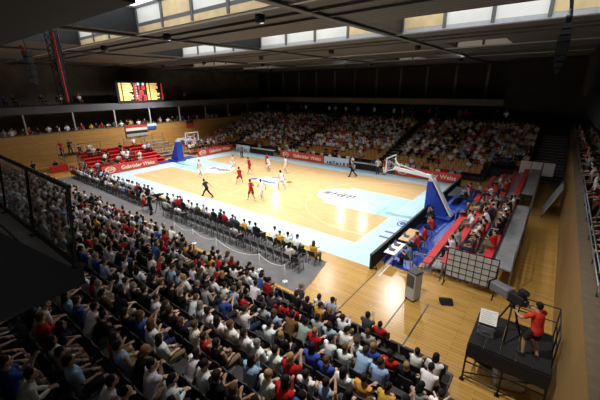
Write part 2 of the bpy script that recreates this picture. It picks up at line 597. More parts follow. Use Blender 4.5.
# roof with skylight wells
BEAMX = (-24.6, -11.8, 0.9, 13.0, 25.0)
STRIPS = ((-17.0, -12.5), (-6.4, -1.8), (5.2, 9.0), (16.2, 19.2))
OPEN = {0: [(-7.0, 0.2), (1.6, 12.4)], 1: [(-10.0, 0.5), (1.3, 12.5), (13.6, 23.6)],
        2: [(-23.5, -13.5), (14.2, 18.4)], 3: [(-23.5, -14.5), (5.0, 8.5)]}
RZ, RT = 12.2, 13.5
rf = MB()
ycur = -31.0
for k, (y0, y1) in enumerate(STRIPS):
    rf.b2((-33.2, ycur, RZ), (32.2, y0, RZ + 0.25), M_ROOF)
    xs = [-33.2]
    for a, b in OPEN[k]:
        xs += [a, b]
    xs.append(32.2)
    for i in range(0, len(xs), 2):
        rf.b2((xs[i], y0, RZ), (xs[i + 1], y1, RZ + 0.25), M_ROOF)
    ycur = y1
rf.b2((-33.2, ycur, RZ), (32.2, 32.8, RZ + 0.25), M_ROOF)
struct('ceiling', rf)
for i, x in enumerate(BEAMX):
    b = MB().b2((x - 0.10, -31, RZ - 0.10), (x + 0.10, 32.5, RZ), M_BEAM)
    b.b2((x - 0.18, -31, RZ - 0.15), (x + 0.18, 32.5, RZ - 0.10), M_BEAM)
    struct('roof_beam_%d' % (i + 1), b)
jb = MB()
for k, (y0, y1) in enumerate(STRIPS):
    jb.b2((-33, y1 + 0.02, RZ - 0.07), (32, y1 + 0.2, RZ), M_LGREY)
for y in (-27, -24, -21, -11, -9.6, 0.6, 2.2, 11, 13.5, 22, 25, 28):
    jb.b2((-33, y - 0.05, RZ - 0.12), (32, y + 0.05, RZ), M_BEAM)
struct('trim_2', jb, 'dark purlins running along the roof under the sheeting')
n_w = 0
for k, (y0, y1) in enumerate(STRIPS):
    for a, b in OPEN[k]:
        n_w += 1
        q = MB()
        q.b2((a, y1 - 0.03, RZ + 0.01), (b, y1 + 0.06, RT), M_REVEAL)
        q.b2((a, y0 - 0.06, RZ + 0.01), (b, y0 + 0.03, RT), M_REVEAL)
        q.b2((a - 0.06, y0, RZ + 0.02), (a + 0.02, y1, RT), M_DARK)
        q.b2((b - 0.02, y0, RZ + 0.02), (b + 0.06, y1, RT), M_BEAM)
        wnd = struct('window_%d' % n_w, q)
        nb = max(2, int((b - a) / 2.4))
        fr = MB()
        for i in range(nb + 1):
            x = a + (b - a) * i / nb
            fr.b2((x - 0.09, y1 - 0.12, RZ + 0.05), (x + 0.09, y1, RT), M_BEAM)
            fr.b2((x - 0.08, y0, RT), (x + 0.08, y1, RT + 0.1), M_BEAM)
        fr.b2((a, y0, RT), (b, y0 + 0.1, RT + 0.12), M_BEAM)
        fr.b2((a, y1 - 0.1, RT), (b, y1, RT + 0.12), M_BEAM)
        fr.build('window_frame', wnd)
        if k == 0:
            bd = MB().b2((a, y1 - 0.07, RZ), (b, y1 - 0.032, RZ + 0.32), M_REVEALW)
            bd.b2((a, y1 - 0.07, RZ + 0.32), (b, y1 - 0.032, RZ + 0.5), M_BEAM)
            bd.build('sill_board', wnd)
        if k == 1:
            MB().b2((a, y1 - 0.07, RZ - 0.04), (b, y1 - 0.032, RZ + 0.2), M_LGREY).build('sill_board', wnd)
        if k < 2:
            wd = MB()
            for i in range(nb):
                if (k == 0 and i % 4 == 1) or (k == 1 and i in ((nb - 1,) if b < 13 else (0, nb - 1))):
                    x0 = a + (b - a) * i / nb + 0.1
                    wd.b2((x0, y1 - 0.06, RZ + 0.22 + 0.3 * (k == 0)), (x0 + (b - a) / nb - 0.2, y1 - 0.032, RT - 0.05), M_REVEALW)
            if wd.v:
                wd.build('wooden_panel', wnd)
        if k >= 2 :
            MB().b2((a, y0, RT - 0.1), (b, y1, RT - 0.06), mat('milky_glass', (190, 196, 200), 0.5, var=0.05, alpha=0.35)).build('pane', wnd)

# thin posts between wall top and upper gallery, left end
for k in range(8):
    y = -12.7 + k * 5.1
    p = MB().b2((-27.0, y - 0.07, 4.05), (-26.86, y + 0.07, 6.35), M_LGREY)
    tag(p.build('post'), 'pale steel post above the wooden left wall, %s from the near end' % nth(k + 1), 'post', 'posts over the left wall')

# ------------------------------------------------------------------ SETTING: stands
NR0, NPITCH, NZ0, NRISE, NROWS = -14.7, 0.87, 0.08, 0.31, 12
def near_row(i):
    return NR0 - NPITCH * i, NZ0 + NRISE * i
ns = MB()
NX0, NX1 = -19.0, 21.9
for i in range(NROWS):
    y, z = near_row(i)
    x1 = min(NX1, 21.3 + 0.0 * i) if i < 2 else NX1
    ns.b2((NX0, y - 0.46, -0.05), (x1, y + 0.46, z), M_CONC)
    ns.b2((NX0, y - 0.46, z - 0.04), (x1, y - 0.40, z + 0.012 + NRISE), M_DCONC)
    ns.b2((NX0, y - 0.44, z + NRISE), (x1, y - 0.385, z + NRISE + 0.03), M_BRASS)
struct('floor_near_stand', ns, 'stepped concrete stand of the near side, rows climbing away from the court')

FR0, FPITCH, FZ0, FRISE, FROWS = 12.3, 0.9, 0.30, 0.23, 15
def far_row(i):
    return FR0 + FPITCH * i, FZ0 + FRISE * i
fs = MB()
for i in range(FROWS):
    y, z = far_row(i)
    fs.b2((-26.9, y - 0.45, 0), (17.6 if i < 3 else 21.2, y + 0.46, z), M_DCONC)
fs.b2((-26.9, 25.3, 0), (23.8, 26.2, 3.5), M_DCONC)
struct('floor_far_stand', fs, 'stepped concrete stand across the far side of the hall')
AISLES = (-18.6, -7.1, 7.2)
for k, ax in enumerate(AISLES):
    st = MB()
    for i in range(3 if ax > 18 else 0, FROWS):
        y, z = far_row(i)
        st.b2((ax - 0.55, y - 0.45, z), (ax + 0.55, y + 0.0, z + 0.115), M_CONC)
        st.b2((ax - 0.55, y - 0.47, z + 0.1), (ax + 0.55, y - 0.44, z + 0.12), M_LGREY)
    tag(st.build('staircase'), 'concrete aisle steps through the far stand, %s flight counted from the left wall' % nth(k + 1), 'stairs', 'aisles of the far stand')
st = MB()
for i in range(16):
    st.b2((21.3, 14.6 + i * 0.68, 0), (23.75, 15.29 + i * 0.68, 0.22 + i * 0.21), M_CONC)
    st.b2((21.3, 14.58 + i * 0.68, 0.2 + i * 0.21), (23.75, 14.64 + i * 0.68, 0.235 + i * 0.21), M_LGREY)
tag(st.build('staircase'), 'wide grey stairs climbing along the wooden right wall', 'stairs')

# stepped gallery on the right behind the wall
rg = MB()
for i in range(6):
    rg.b2((24.05 + i * 0.9, -14.0, 0), (24.95 + i * 0.9, 29, 3.05 + i * 0.35), M_DCONC)
struct('floor_right_gallery', rg, 'stepped concrete gallery behind the wooden right wall')

# ------------------------------------------------------------------ near balcony at the left
bal = empty('balcony', (17.65, -22.6, 6.2), 0, 'dark near balcony with smoked glass front rail and black side panel', 'balcony')
def lv(mb, o):      # world-space builder moved under an Empty
    ox, oy, oz = o.location
    mb.v = [(x - ox, y - oy, z - oz) for x, y, z in mb.v]
    return mb
q = MB().b2((4, -25.6, 6.5), (17.62, -22.55, 6.72), M_BLACK)
lv(q, bal).build('slab', bal)
q = MB()
for k in range(12):
    q.b2((4, -25.6 + k * 0.25, 6.72), (17.6, -25.38 + k * 0.25, 6.745), M_LGREY)
lv(q, bal).build('plank_floor', bal)
q = MB().prism3([(17.62, -22.56, 6.48), (17.62, -25.6, 6.3), (17.62, -25.6, 9.0), (17.62, -24.4, 8.3), (17.62, -23.27, 7.53), (17.62, -22.66, 6.76), (17.62, -22.56, 6.74)], (0.05, 0, 0), M_BLACK)
lv(q, bal).build('side_panel', bal)
q = MB()
for k in range(6):
    x0 = 17.55 - k * 1.75
    q.prism3([(x0 - 1.7, -22.62, 6.8), (x0 - 0.03, -22.62, 6.8), (x0 - 0.03, -22.49, 7.82), (x0 - 1.7, -22.49, 7.82)], (0, 0.012, 0), M_GLASS)
lv(q, bal).build('glass_front', bal)
q = MB().beam((17.66, -22.48, 7.85), (4, -22.48, 7.85), 0.05, 0.04, M_DARK)
q.beam((17.66, -22.61, 6.80), (4, -22.61, 6.80), 0.05, 0.06, M_DARK)
lv(q, bal).build('top_rail', bal)
for k in range(7):
    x = 17.62 - k * 1.75
    q = MB().beam((x, -22.62, 6.7), (x, -22.48, 7.85), 0.035, 0.035, M_DARK)
    q.b2((x - 0.07, -22.69, 6.72), (x + 0.07, -22.53, 6.75), M_DARK)
    lv(q, bal).build('post', bal)
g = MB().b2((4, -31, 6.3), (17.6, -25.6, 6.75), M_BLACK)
g.b2((-8.0, -31, 11.3), (12.5, -18.4, 11.6), M_BLACK)  # added black sheet under the roof: darkens the upper-left ceiling and blocks skylight
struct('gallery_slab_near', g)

# ------------------------------------------------------------------ floodlights
for i, (p, aim, watt, cone, rw) in enumerate(FLOOD):
    t = empty('floodlight', p, 0, 'dark can floodlight under the roof, %s from the left in the %s row' % (nth(i % 5 + 1), rw), 'floodlight', 'floodlights under the roof')
    h = MB()
    N = 20
    prof = ((0.0, 0.20), (0.0, 0.23), (0.32, 0.23), (0.36, 0.12), (0.34, 0.10), (0.29, 0.20), (0.0, 0.20))
    h.loft([[(r * math.cos(2 * math.pi * a / N), r * math.sin(2 * math.pi * a / N), z) for a in range(N)] for z, r in prof], M_DARK, caps=False)
    h.build('housing', t)
    MB().loft([[(r * math.cos(2 * math.pi * a / N), r * math.sin(2 * math.pi * a / N), z) for a in range(N)] for z, r in ((0.26, 0.19), (0.24, 0.19), (0.22, 0.12))], M_LAMP).build('lens', t)
    MB().b2((-0.03, -0.03, 0.33), (0.03, 0.03, RZ + 0.01 - p[2]), M_DARK).build('hanger', t)
    d = (V(aim) - V(p)).normalized()
    ld = bpy.data.lights.new('floodlight_beam', 'SPOT')
    ld.energy = watt
    ld.color = (1.0, 0.97, 0.92)
    ld.spot_size = math.radians(cone)
    ld.spot_blend = 0.8
    ld.shadow_soft_size = 0.2
    lo = bpy.data.objects.new('floodlight_beam', ld)
    COL.objects.link(lo)
    lo.parent = t
    lo.location = (0, 0, -0.03)
    lo.rotation_euler = d.to_track_quat('-Z', 'Y').to_euler()

# ------------------------------------------------------------------ advertising boards
def ad_board(name, p0, p1, h, m, label, text=None, tm=M_CREAM, emblem=None, group='advertising boards round the court'):
    """upright board from p0 to p1; its printed face looks to the left of p0->p1"""
    a, b = V((p0[0], p0[1], 0)), V((p1[0], p1[1], 0))
    L = (b - a).length
    ang = math.atan2(b.y - a.y, b.x - a.x)
    t = empty(name, ((a.x + b.x) / 2, (a.y + b.y) / 2, 0.016), ang, label, 'board', group)
    q = MB().box((0, 0, h / 2 + 0.03), (L, 0.08, h - 0.04), m, bev=0.012)
    q.build('panel', t)
    for k in range(max(2, int(L / 2))):
        f = MB()
        x = -L / 2 + L * (k + 0.5) / max(2, int(L / 2))
        f.box((x, 0.14, 0.02), (0.06, 0.34, 0.04), M_DARK)
        f.beam((x, 0.28, 0.03), (x, 0.04, h * 0.7), 0.04, 0.04, M_DARK)
        f.build('support', t)
    R90 = Matrix.Rotation(math.pi / 2, 4, 'X')
    if text:
        me = text_mesh(text, h * 0.62, tm, 0.006, 0.014)
        me.transform(R90)
        w_ = max(v.co.x for v in me.vertices) - min(v.co.x for v in me.vertices)
        tw = L * (0.62 if emblem else 0.84)
        me.transform(Matrix.Diagonal((tw / w_, 1, 1, 1)))
        link('lettering', me, t, (L * 0.13 if emblem else 0, -0.045, h * 0.5))
    if emblem == 'oval':
        e = MB()
        e.ring((0, 0), h * 0.33, h * 0.41, -0.004, 0.006, tm, n=32, sy=0.88)
        me = e.mesh('emblem')
        me.transform(Matrix.Diagonal((1.45, 1, 1, 1)))
        me.transform(R90)
        link('emblem', me, t, (-L / 2 + L * 0.13, -0.045, h * 0.5))
        me = text_mesh('GW', h * 0.5, tm, 0.006, 0.012)
        me.transform(R90)
        link('emblem_lettering', me, t, (-L / 2 + L * 0.13, -0.046, h * 0.5))
    if emblem == 'skyline':
        e = MB()
        rr = random.Random(3)
        x = -L * 0.38
        while x < L * 0.36:
            ww = rr.uniform(0.12, 0.4)
            hh = rr.uniform(0.12, 0.5) * h
            e.ell((x + ww / 2, -0.043, 0.12 + hh * 0.45), (ww * 0.55, 0.012, hh * 0.5), M_PRINTB, 12, 6)
            e.box((x + ww / 2, -0.043, 0.14), (ww * 1.3, 0.012, 0.05), M_PRINTB)
            x += ww + rr.uniform(0.06, 0.3)
        e.box((L * 0.46, -0.043, h * 0.3), (L * 0.07, 0.012, h * 0.4), M_PRINTR)
        e.build('blue_motif', t)
    return t
GW_ = 'Gebrüder Weiss'
ad_board('advertising_board', (-16.35, -9.5), (-16.35, -3.0), 0.98, M_RED, 'red advertising board before the red bleacher, left of the far basket', GW_, M_CREAM, 'oval')
ad_board('advertising_board', (-16.35, 3.0), (-16.35, 9.1), 0.98, M_RED, 'red advertising board right of the far basket at the left baseline', GW_, M_CREAM, 'oval')
ad_board('advertising_board', (-16.0, 9.75), (-13.0, 9.75), 0.9, M_BOARDW, 'short white board with blue figures at the far left court corner', None, M_PRINTB, 'skyline')
ad_board('advertising_board', (-7.0, 9.75), (0.15, 9.75), 0.95, M_RED, 'red advertising board at the middle of the far sideline', GW_, M_CREAM, 'oval')
ad_board('advertising_board', (0.2, 9.75), (3.7, 9.75), 0.95, M_BOARDW, 'white advertising board with blue motif beside the middle red board', None, M_PRINTB, 'skyline')
ad_board('advertising_board', (9.4, 9.75), (16.0, 9.75), 0.95, M_RED, 'red advertising board with oval emblem at the right end of the far sideline', GW_, M_CREAM, 'oval')
# blue oval in the emblem of that board
# black barrier along the right baseline
t = empty('barrier', (16.12, -0.3, 0), 0, 'long black cloth barrier along the right baseline', 'barrier')
q = MB()
n = 38
for k in range(n):
    y0 = -9.5 + k * 0.5
    q.b2((-0.05 - 0.012 * (k % 2), y0, 0.02), (0.05, y0 + 0.5, 0.84), M_BLACK)
q.build('drape', t)
for k in range(11):
    q = MB()
    q.box((0.16, -9.3 + k * 1.85, 0.02), (0.3, 0.06, 0.04), M_DARK)
    q.beam((0.28, -9.3 + k * 1.85, 0.03), (0.05, -9.3 + k * 1.85, 0.7), 0.03, 0.03, M_DARK)
    q.build('support', t)
MB().b2((-0.07, -9.5, 0.84), (0.07, 9.5, 0.875), M_DARK).build('top_edge', t)

# ------------------------------------------------------------------ basketball stands
def basket(name, sx, label):
    t = empty(name, (sx * 16.6, 0, 0.012), 0 if sx > 0 else math.pi, label, 'basketball stand')
    # local x: away from the court is +; court centre at -16.6
    q = MB().prism3([(-0.8, -0.42, 0.1), (0.88, -0.42, 0.1), (0.78, -0.42, 0.35), (-0.3, -0.42, 2.1), (-0.5, -0.42, 2.56), (-0.78, -0.42, 2.56)], (0, 0.84, 0), M_BLUE)
    q.build('padding', t)
    b = MB().box((0.15, 0, 0.12), (2.0, 1.5, 0.2), M_BLUE, bev=0.05)
    for x in (-0.6, 0.95):
        for y in (-0.6, 0.6):
            b.tube([(x, y - 0.04, 0.05), (x, y + 0.04, 0.05)], 0.05, M_DARK, 12)
    b.build('base', t)
    q = MB()
    for y in (-0.2, 0.2):
        q.beam((1.05, y, 0.2), (-0.5, y, 2.75), 0.1, 0.12, M_WSTEEL)
    q.beam((-0.62, -0.2, 2.62), (-0.62, 0.2, 2.62), 0.3, 0.16, M_WSTEEL)
    q.beam((-0.62, 0, 2.6), (-0.78, 0, 2.95), 0.22, 0.22, M_WSTEEL)
    q.build('mast', t)
    q = MB()
    q.beam((-0.7, 0, 2.86), (-3.5, 0, 3.1), 0.2, 0.22, M_WSTEEL)
    q.beam((-0.9, 0, 2.95), (-3.4, 0, 3.5), 0.06, 0.06, M_WSTEEL)
    for y in (-0.55, 0.55):
        q.beam((-3.0, 0, 3.1), (-3.72, y, 3.0), 0.05, 0.05, M_WSTEEL)
        q.beam((-3.0, 0, 3.12), (-3.72, y, 3.75), 0.05, 0.05, M_WSTEEL)
    q.build('arm', t)
    bb = MB()
    bb.b2((-3.78, -0.88, 2.92), (-3.755, 0.88, 3.93), M_CLEAR)
    o = bb.build('backboard', t)
    fr = MB()
    for y in (-0.88, 0.88):
        fr.b2((-3.80, y - 0.045, 2.88), (-3.73, y + 0.045, 3.97), M_WSTEEL)
    for z in (2.90, 3.95):
        fr.b2((-3.80, -0.9, z - 0.045), (-3.73, 0.9, z + 0.045), M_WSTEEL)
    for y in (-0.29, 0.29):
        fr.b2((-3.795, y - 0.025, 3.07), (-3.775, y + 0.025, 3.52), M_WSTEEL)
    for z in (3.07, 3.52):
        fr.b2((-3.795, -0.31, z - 0.025), (-3.775, 0.31, z + 0.025), M_WSTEEL)
    fr.build('frame', o)
    MB().b2((-3.82, -0.92, 2.83), (-3.71, 0.92, 2.92), M_BLUE).build('edge_padding', o)
    rm = MB()
    N = 28
    rm.add([], [], M_PRINTO)
    pts = [(-4.16 + 0.235 * math.cos(2 * math.pi * k / N), 0.235 * math.sin(2 * math.pi * k / N), 3.05) for k in range(N + 1)]
    rm.tube(pts, 0.012, M_PRINTO, 6)
    rm.b2((-3.94, -0.07, 3.0), (-3.79, 0.07, 3.06), M_PRINTO)
    r = rm.build('rim', t)
    nt = MB()
    for s in (1, -1):
        for k in range(12):
            P = []
            for z, rr, tw in ((3.05, 0.23, 0), (2.9, 0.19, .3), (2.75, 0.16, .6), (2.62, 0.15, .9)):
                a = 2 * math.pi * k / 12 + s * tw
                P.append((-4.16 + rr * math.cos(a), rr * math.sin(a), z))
            nt.tube(P, 0.007, M_WHITE, 4)
    nt.build('net', r)
    return t
basket('basketball_stand', 1, 'blue padded basketball stand with white arm beside the black barrier')
basket('basketball_stand', -1, 'blue padded basketball stand at the far left baseline between red boards')

# ------------------------------------------------------------------ scoreboard
t = empty('scoreboard', (-26.8, 1.75, 7.3), 0, 'lit scoreboard with amber columns and red digits over the left gallery', 'scoreboard')
MB().b2((-0.3, -3.45, -0.08), (0.0, 3.5, 2.75), M_BLACK).build('case', t)
seg = {'0': 'abcdef', '1': 'bc', '2': 'abged', '3': 'abgcd', '4': 'fgbc', '5': 'afgcd', '6': 'afgcde', '7': 'abc', '8': 'abcdefg', '9': 'abcfgd'}
def digit(mb, ch, y, z, w_, h_, m, th=0.09):
    S = {'a': (y, z + h_ / 2, w_, th), 'd': (y, z - h_ / 2, w_, th), 'g': (y, z, w_, th), 'f': (y - w_ / 2, z + h_ / 4, th, h_ / 2), 'b': (y + w_ / 2, z + h_ / 4, th, h_ / 2),
         'e': (y - w_ / 2, z - h_ / 4, th, h_ / 2), 'c': (y + w_ / 2, z - h_ / 4, th, h_ / 2)}
    for s in seg[ch]:
        a, b, c, d = S[s]
        mb.box((0.012, a, b), (0.02, c, d), m)
rr = random.Random(5)
am = MB()
for side in (-1, 1):
    for r in range(12):
        z = 2.5 - r * 0.2
        yb = -3.1 if side < 0 else 0.95
        am.b2((0.0, yb, z - 0.075), (0.02, yb + 0.34, z + 0.085), M_LED_A)
        L = rr.uniform(0.85, 1.5)
        am.b2((0.0, yb + 0.5, z - 0.075), (0.02, yb + 0.5 + L, z + 0.085), M_LED_A)
am.build('amber_columns', t)
for y in (-0.98, 3.2):
    rd = MB()
    for r in range(12):
        rd.b2((0.0, y, 2.5 - r * 0.2 - 0.07), (0.02, y + 0.2, 2.5 - r * 0.2 + 0.06), M_LED_R)
    rd.build('red_column', t)
for ch, y, z, a, b in (('1', -0.36, 1.95, 0.3, 0.42), ('0', 0.42, 1.95, 0.3, 0.42), ('8', 0.05, 1.28, 0.42, 0.5), ('2', -0.3, 0.55, 0.36, 0.6), ('3', 0.5, 0.55, 0.36, 0.6)):
    rd = MB()
    digit(rd, ch, y, z, a, b, M_LED_R, 0.17)
    rd.build('red_digit', t)
wl = MB()
for y in (-0.28, 0.45):
    wl.ell((0.01, y, 2.45), (0.015, 0.22, 0.2), M_LED_W)
for r in range(10):
    wl.b2((0.0, -0.72, 2.4 - r * 0.22), (0.02, -0.55, 2.5 - r * 0.22), M_LED_W)
wl.build('white_lamps', t)

# flags on the left wall
def flag(name, y0, y1, z0, z1, bands, label):
    t = empty(name, (-26.8, (y0 + y1) / 2, z1), 0, label, 'flag', None)
    w_, h_ = y1 - y0, z1 - z0
    N = 12
    for k, m in enumerate(bands):
        a, b = -h_ * k / len(bands), -h_ * (k + 1) / len(bands)
        rings = []
        for i in range(N + 1):
            y = -w_ / 2 + w_ * i / N
            x = 0.03 + 0.02 * math.sin(i * 1.1)
            rings.append([(x, y, a), (x + 0.012, y, a), (x + 0.012, y, b), (x, y, b)])
        MB().loft(rings, m, smooth=False).build('band', t)
    MB().tube([(0.03, -w_ / 2 - 0.05, 0.0), (0.03, w_ / 2 + 0.05, 0.0)], 0.02, M_STEEL, 8).build('pole', t)
M_FRED = mat('flag_red', (196, 44, 40), 0.8)
M_FBLK = mat('flag_black', (40, 40, 44), 0.8)
flag('flag', -1.4, 1.8, 2.45, 4.1, (M_FRED, M_WHITE, M_FBLK, M_LGREY), 'large red white and black striped flag hung on the left wall')
flag('flag', 1.9, 3.3, 3.3, 4.1, (M_BOARDW, M_PRINTB), 'small pale blue flag hung beside the large striped flag')
flag('flag', 8.6, 10.0, 2.95, 4.05, (M_FBLK, M_FRED), 'small black and red flag hung on the left wall above the basket')

# ------------------------------------------------------------------ hanging things
def tower(p, h, w_, label, name='lighting_truss'):
    t = empty(name, p, math.radians(40), label, 'truss')
    for sx in (-1, 1):
        for sy in (-1, 1):
            MB().tube([(sx * w_ / 2, sy * w_ / 2, 0), (sx * w_ / 2, sy * w_ / 2, h)], 0.03, M_DARK, 8).build('chord', t)
    q = MB()
    k = 0
    z = 0.0
    while z < h - 0.4:
        for a, b in (((-1, -1), (1, -1)), ((1, -1), (1, 1)), ((1, 1), (-1, 1)), ((-1, 1), (-1, -1))):
            q.beam((a[0] * w_ / 2, a[1] * w_ / 2, z), (b[0] * w_ / 2, b[1] * w_ / 2, z + 0.4), 0.025, 0.025, M_DARK)
        z += 0.4
    q.build('lattice', t)
    MB().b2((-w_ / 2 + 0.02, w_ / 2 - 0.02, 0.1), (w_ / 2 - 0.02, w_ / 2, h - 0.1), M_GREYP).build('panel', t)
    q = MB()
    for i in range(int(h / 0.3)):
        q.b2((w_ / 2 - 0.02, -w_ / 2 - 0.05, i * 0.3), (w_ / 2 + 0.05, -w_ / 2 + 0.03, i * 0.3 + 0.27), M_FRED)
    q.build('red_strip', t)
    return t
tower((0.0, -16.6, 8.35), 3.85, 0.42, 'tall dark hanging truss with a red strip at upper left')
t = empty('loudspeaker', (-2.0, -17.35, 9.35), math.radians(30), 'dark hanging loudspeaker column with coloured badge at upper left', 'loudspeaker')
q = MB()
for k in range(5):
    q.box((0, 0, 0.2 + k * 0.36), (0.34, 0.4, 0.34), M_BLACK, bev=0.03)
q.build('cabinet', t)
q = MB()
for k in range(5):
    q.box((0.0, -0.205, 0.2 + k * 0.36), (0.28, 0.012, 0.28), M_GREYP)
q.build('grille', t)
q = MB().ell((0.06, -0.21, 1.85), (0.1, 0.03, 0.12), M_PRINTO)
q.ell((-0.06, -0.21, 1.98), (0.09, 0.03, 0.09), M_PRINTR)
q.build('badge', t)
MB().b2((-0.02, -0.02, 1.8), (0.02, 0.02, RZ - 9.35), M_DARK).build('hanger', t)
t = empty('loudspeaker', (21.95, -4.5, 9.55), 0, 'black slender loudspeaker array hanging from the roof at upper right', 'loudspeaker')
bodyq, gr = MB(), MB()
for k in range(9):
    a = (k - 4) * 0.09
    z = 0.16 + k * 0.235
    y = -0.35 * (math.cos(a * 2) - 1) * 3
    c, s = math.cos(a), math.sin(a)
    hw = (0.09, 0.16, 0.2, 0.22, 0.22, 0.22, 0.2, 0.16, 0.1)[k]
    pr = [(-hw, -0.26, -0.105), (hw, -0.26, -0.105), (hw, 0.26, -0.08), (-hw, 0.26, -0.08)]
    pt = [(-hw, -0.26, 0.105), (hw, -0.26, 0.105), (hw, 0.26, 0.08), (-hw, 0.26, 0.08)]
    R = Matrix.Rotation(-a, 3, 'X')
    bodyq.loft([[R @ V(v) + V((0, y, z)) for v in pr], [R @ V(v) + V((0, y, z)) for v in pt]], M_BLACK, smooth=False)
    gr.loft([[R @ V((x, -0.27, zz)) + V((0, y, z)) for x, zz in ((-hw + .03, -0.09), (hw - .03, -0.09), (hw - .03, 0.09), (-hw + .03, 0.09))], [R @ V((x, -0.262, zz)) + V((0, y, z)) for x, zz in ((-hw + .03, -0.09), (hw - .03, -0.09), (hw - .03, 0.09), (-hw + .03, 0.09))]], M_DARK, smooth=False)
bodyq.build('cabinet', t)
gr.build('grille', t)
q = MB().b2((-0.12, -0.3, 2.2), (0.12, 0.3, 2.24), M_STEEL)
q.b2((-0.02, -0.02, 2.2), (0.02, 0.02, RZ - 9.6), M_STEEL)
for s in (-1, 1):
    q.tube([(s * 0.1, 0, 2.2), (0, 0, RZ - 9.6)], 0.008, M_STEEL, 6)
q.build('rigging', t)
MB().b2((-0.06, -2.1, RZ - 9.55 - 0.1), (0.06, 2.9, RZ - 9.556), M_DARK).build('support_beam', t)

# ------------------------------------------------------------------ seats, chairs
def make_stand_seat():
    t = empty('folding_seat', (0, 0, 0))
    q = MB()
    q.loft([[(x * 0.21, y, z) for x, y, z in ((-1, -0.20, 0.41), (1, -0.20, 0.41), (1, -0.20, 0.45), (-1, -0.20, 0.45))],
            [(x * 0.22, y, z) for x, y, z in ((-1, 0.05, 0.40), (1, 0.05, 0.40), (1, 0.05, 0.435), (-1, 0.05, 0.435))],
            [(x * 0.21, y, z) for x, y, z in ((-1, 0.22, 0.42), (1, 0.22, 0.42), (1, 0.22, 0.45), (-1, 0.22, 0.45))]], M_SEATD, smooth=False)
    q.b2((-0.05, -0.1, 0.0), (0.05, 0.02, 0.41), M_DARK)
    a = q.build('seat', t)
    q = MB()
    rings = []
    for z, y, wd in ((0.46, -0.20, 0.2), (0.62, -0.235, 0.22), (0.80, -0.27, 0.215), (0.86, -0.285, 0.18)):
        rings.append([(-wd, y, z), (0, y - 0.02, z), (wd, y, z), (wd, y - 0.035, z), (0, y - 0.055, z), (-wd, y - 0.035, z)])
    q.loft(rings, M_SEATD, smooth=False)
    b = q.build('backrest', t)
    KIDS[t.name] = [a, b]
    return t
def make_chair():
    t = empty('stacking_chair', (0, 0, 0))
    a = MB().loft([[(x, y, z + 0.43) for x, y, z in ((-.2, -.2, 0), (.2, -.2, 0), (.2, -.2, .03), (-.2, -.2, .03))],
                   [(x, y, z + 0.43) for x, y, z in ((-.22, .2, 0.01), (.22, .2, 0.01), (.22, .2, .04), (-.22, .2, .04))]], M_CHAIR, smooth=False).build('seat', t)
    rings = []
    for z, y, wd in ((0.54, -0.22, 0.21), (0.68, -0.25, 0.22), (0.83, -0.29, 0.2)):
        rings.append([(-wd, y, z), (0, y - 0.03, z), (wd, y, z), (wd, y - 0.025, z), (0, y - 0.055, z), (-wd, y - 0.025, z)])
    b = MB().loft(rings, M_CHAIR, smooth=False).build('backrest', t)
    kids = [a, b]
    for sx in (-1, 1):
        kids.append(MB().tube([(sx * 0.19, 0.17, 0.43), (sx * 0.21, 0.2, 0.0)], 0.014, M_DARK, 6).build('leg', t))
        kids.append(MB().tube([(sx * 0.2, -0.29, 0.7), (sx * 0.19, -0.18, 0.43), (sx * 0.21, -0.24, 0.0)], 0.014, M_DARK, 6).build('leg', t))
    KIDS[t.name] = kids
    return t

# ------------------------------------------------------------------ people
def ik(a, c, l1, l2, pole):
    a, c, pole = V(a), V(c), V(pole)
    d = c - a
    L = min(d.length, (l1 + l2) * 0.995)
    u = d.normalized()
    c = a + u * L
    x = (l1 * l1 - l2 * l2 + L * L) / (2 * L)
    h = math.sqrt(max(l1 * l1 - x * x, 0))
    p = pole - u * pole.dot(u)
    p.normalize()
    return a + u * x + p * h, c

class Pose:
    def __init__(s, pelvis=(0, 0, 0.95), lean=2, twist=0, tilt=0, hyaw=0, hpitch=-6, hands=((-0.24, 0.06, 0.80), (0.24, 0.06, 0.80)), feet=((-0.11, 0, 0.09), (0.11, 0, 0.09)),
                 toes=(12, 12), elbow=((-0.5, -1, 0), (0.5, -1, 0)), knee=((-0.1, 1, 0), (0.1, 1, 0)), curl=0.5, toe_pitch=(0, 0)):
        s.pelvis = V(pelvis)
        la, ti, tw = math.radians(lean), math.radians(tilt), math.radians(twist)
        s.u = V((math.sin(ti), math.sin(la) * math.cos(ti), math.cos(la) * math.cos(ti))).normalized()
        r = V((math.cos(tw), -math.sin(tw), 0))
        s.r = (r - s.u * r.dot(s.u)).normalized()
        r0 = V((1, 0, 0))
        s.neck = s.pelvis + s.u * 0.52
        hy, hp = math.radians(hyaw), math.radians(hpitch)
        s.hf = V((math.sin(hy) * math.cos(hp), math.cos(hy) * math.cos(hp), math.sin(hp)))
        hr = V((math.cos(hy), -math.sin(hy), 0))
        s.hu = hr.cross(s.hf)
        s.hr = hr
        s.head = s.neck + s.u * 0.08 + V((0, 0, 0.075)) + s.hf * 0.02
        s.sh, s.el, s.wr, s.hip, s.kn, s.an, s.toe = [], [], [], [], [], [], []
        for k, sg in enumerate((-1, 1)):
            sh = s.pelvis + s.u * 0.455 + s.r * (sg * 0.185)
            el, wr = ik(sh, hands[k], 0.29, 0.255, elbow[k])
            s.sh.append(sh); s.el.append(el); s.wr.append(wr)
            hp_ = s.pelvis + r0 * (sg * 0.095) - V((0, 0, 0.02))
            kn, an = ik(hp_, feet[k], 0.445, 0.425, knee[k])
            s.hip.append(hp_); s.kn.append(kn); s.an.append(an)
            a = math.radians(toes[k]) * sg
            tp = math.radians(toe_pitch[k])
            s.toe.append(V((math.sin(a) * math.cos(tp), math.cos(a) * math.cos(tp), math.sin(tp))))
        s.curl = curl
        s.cache = {}

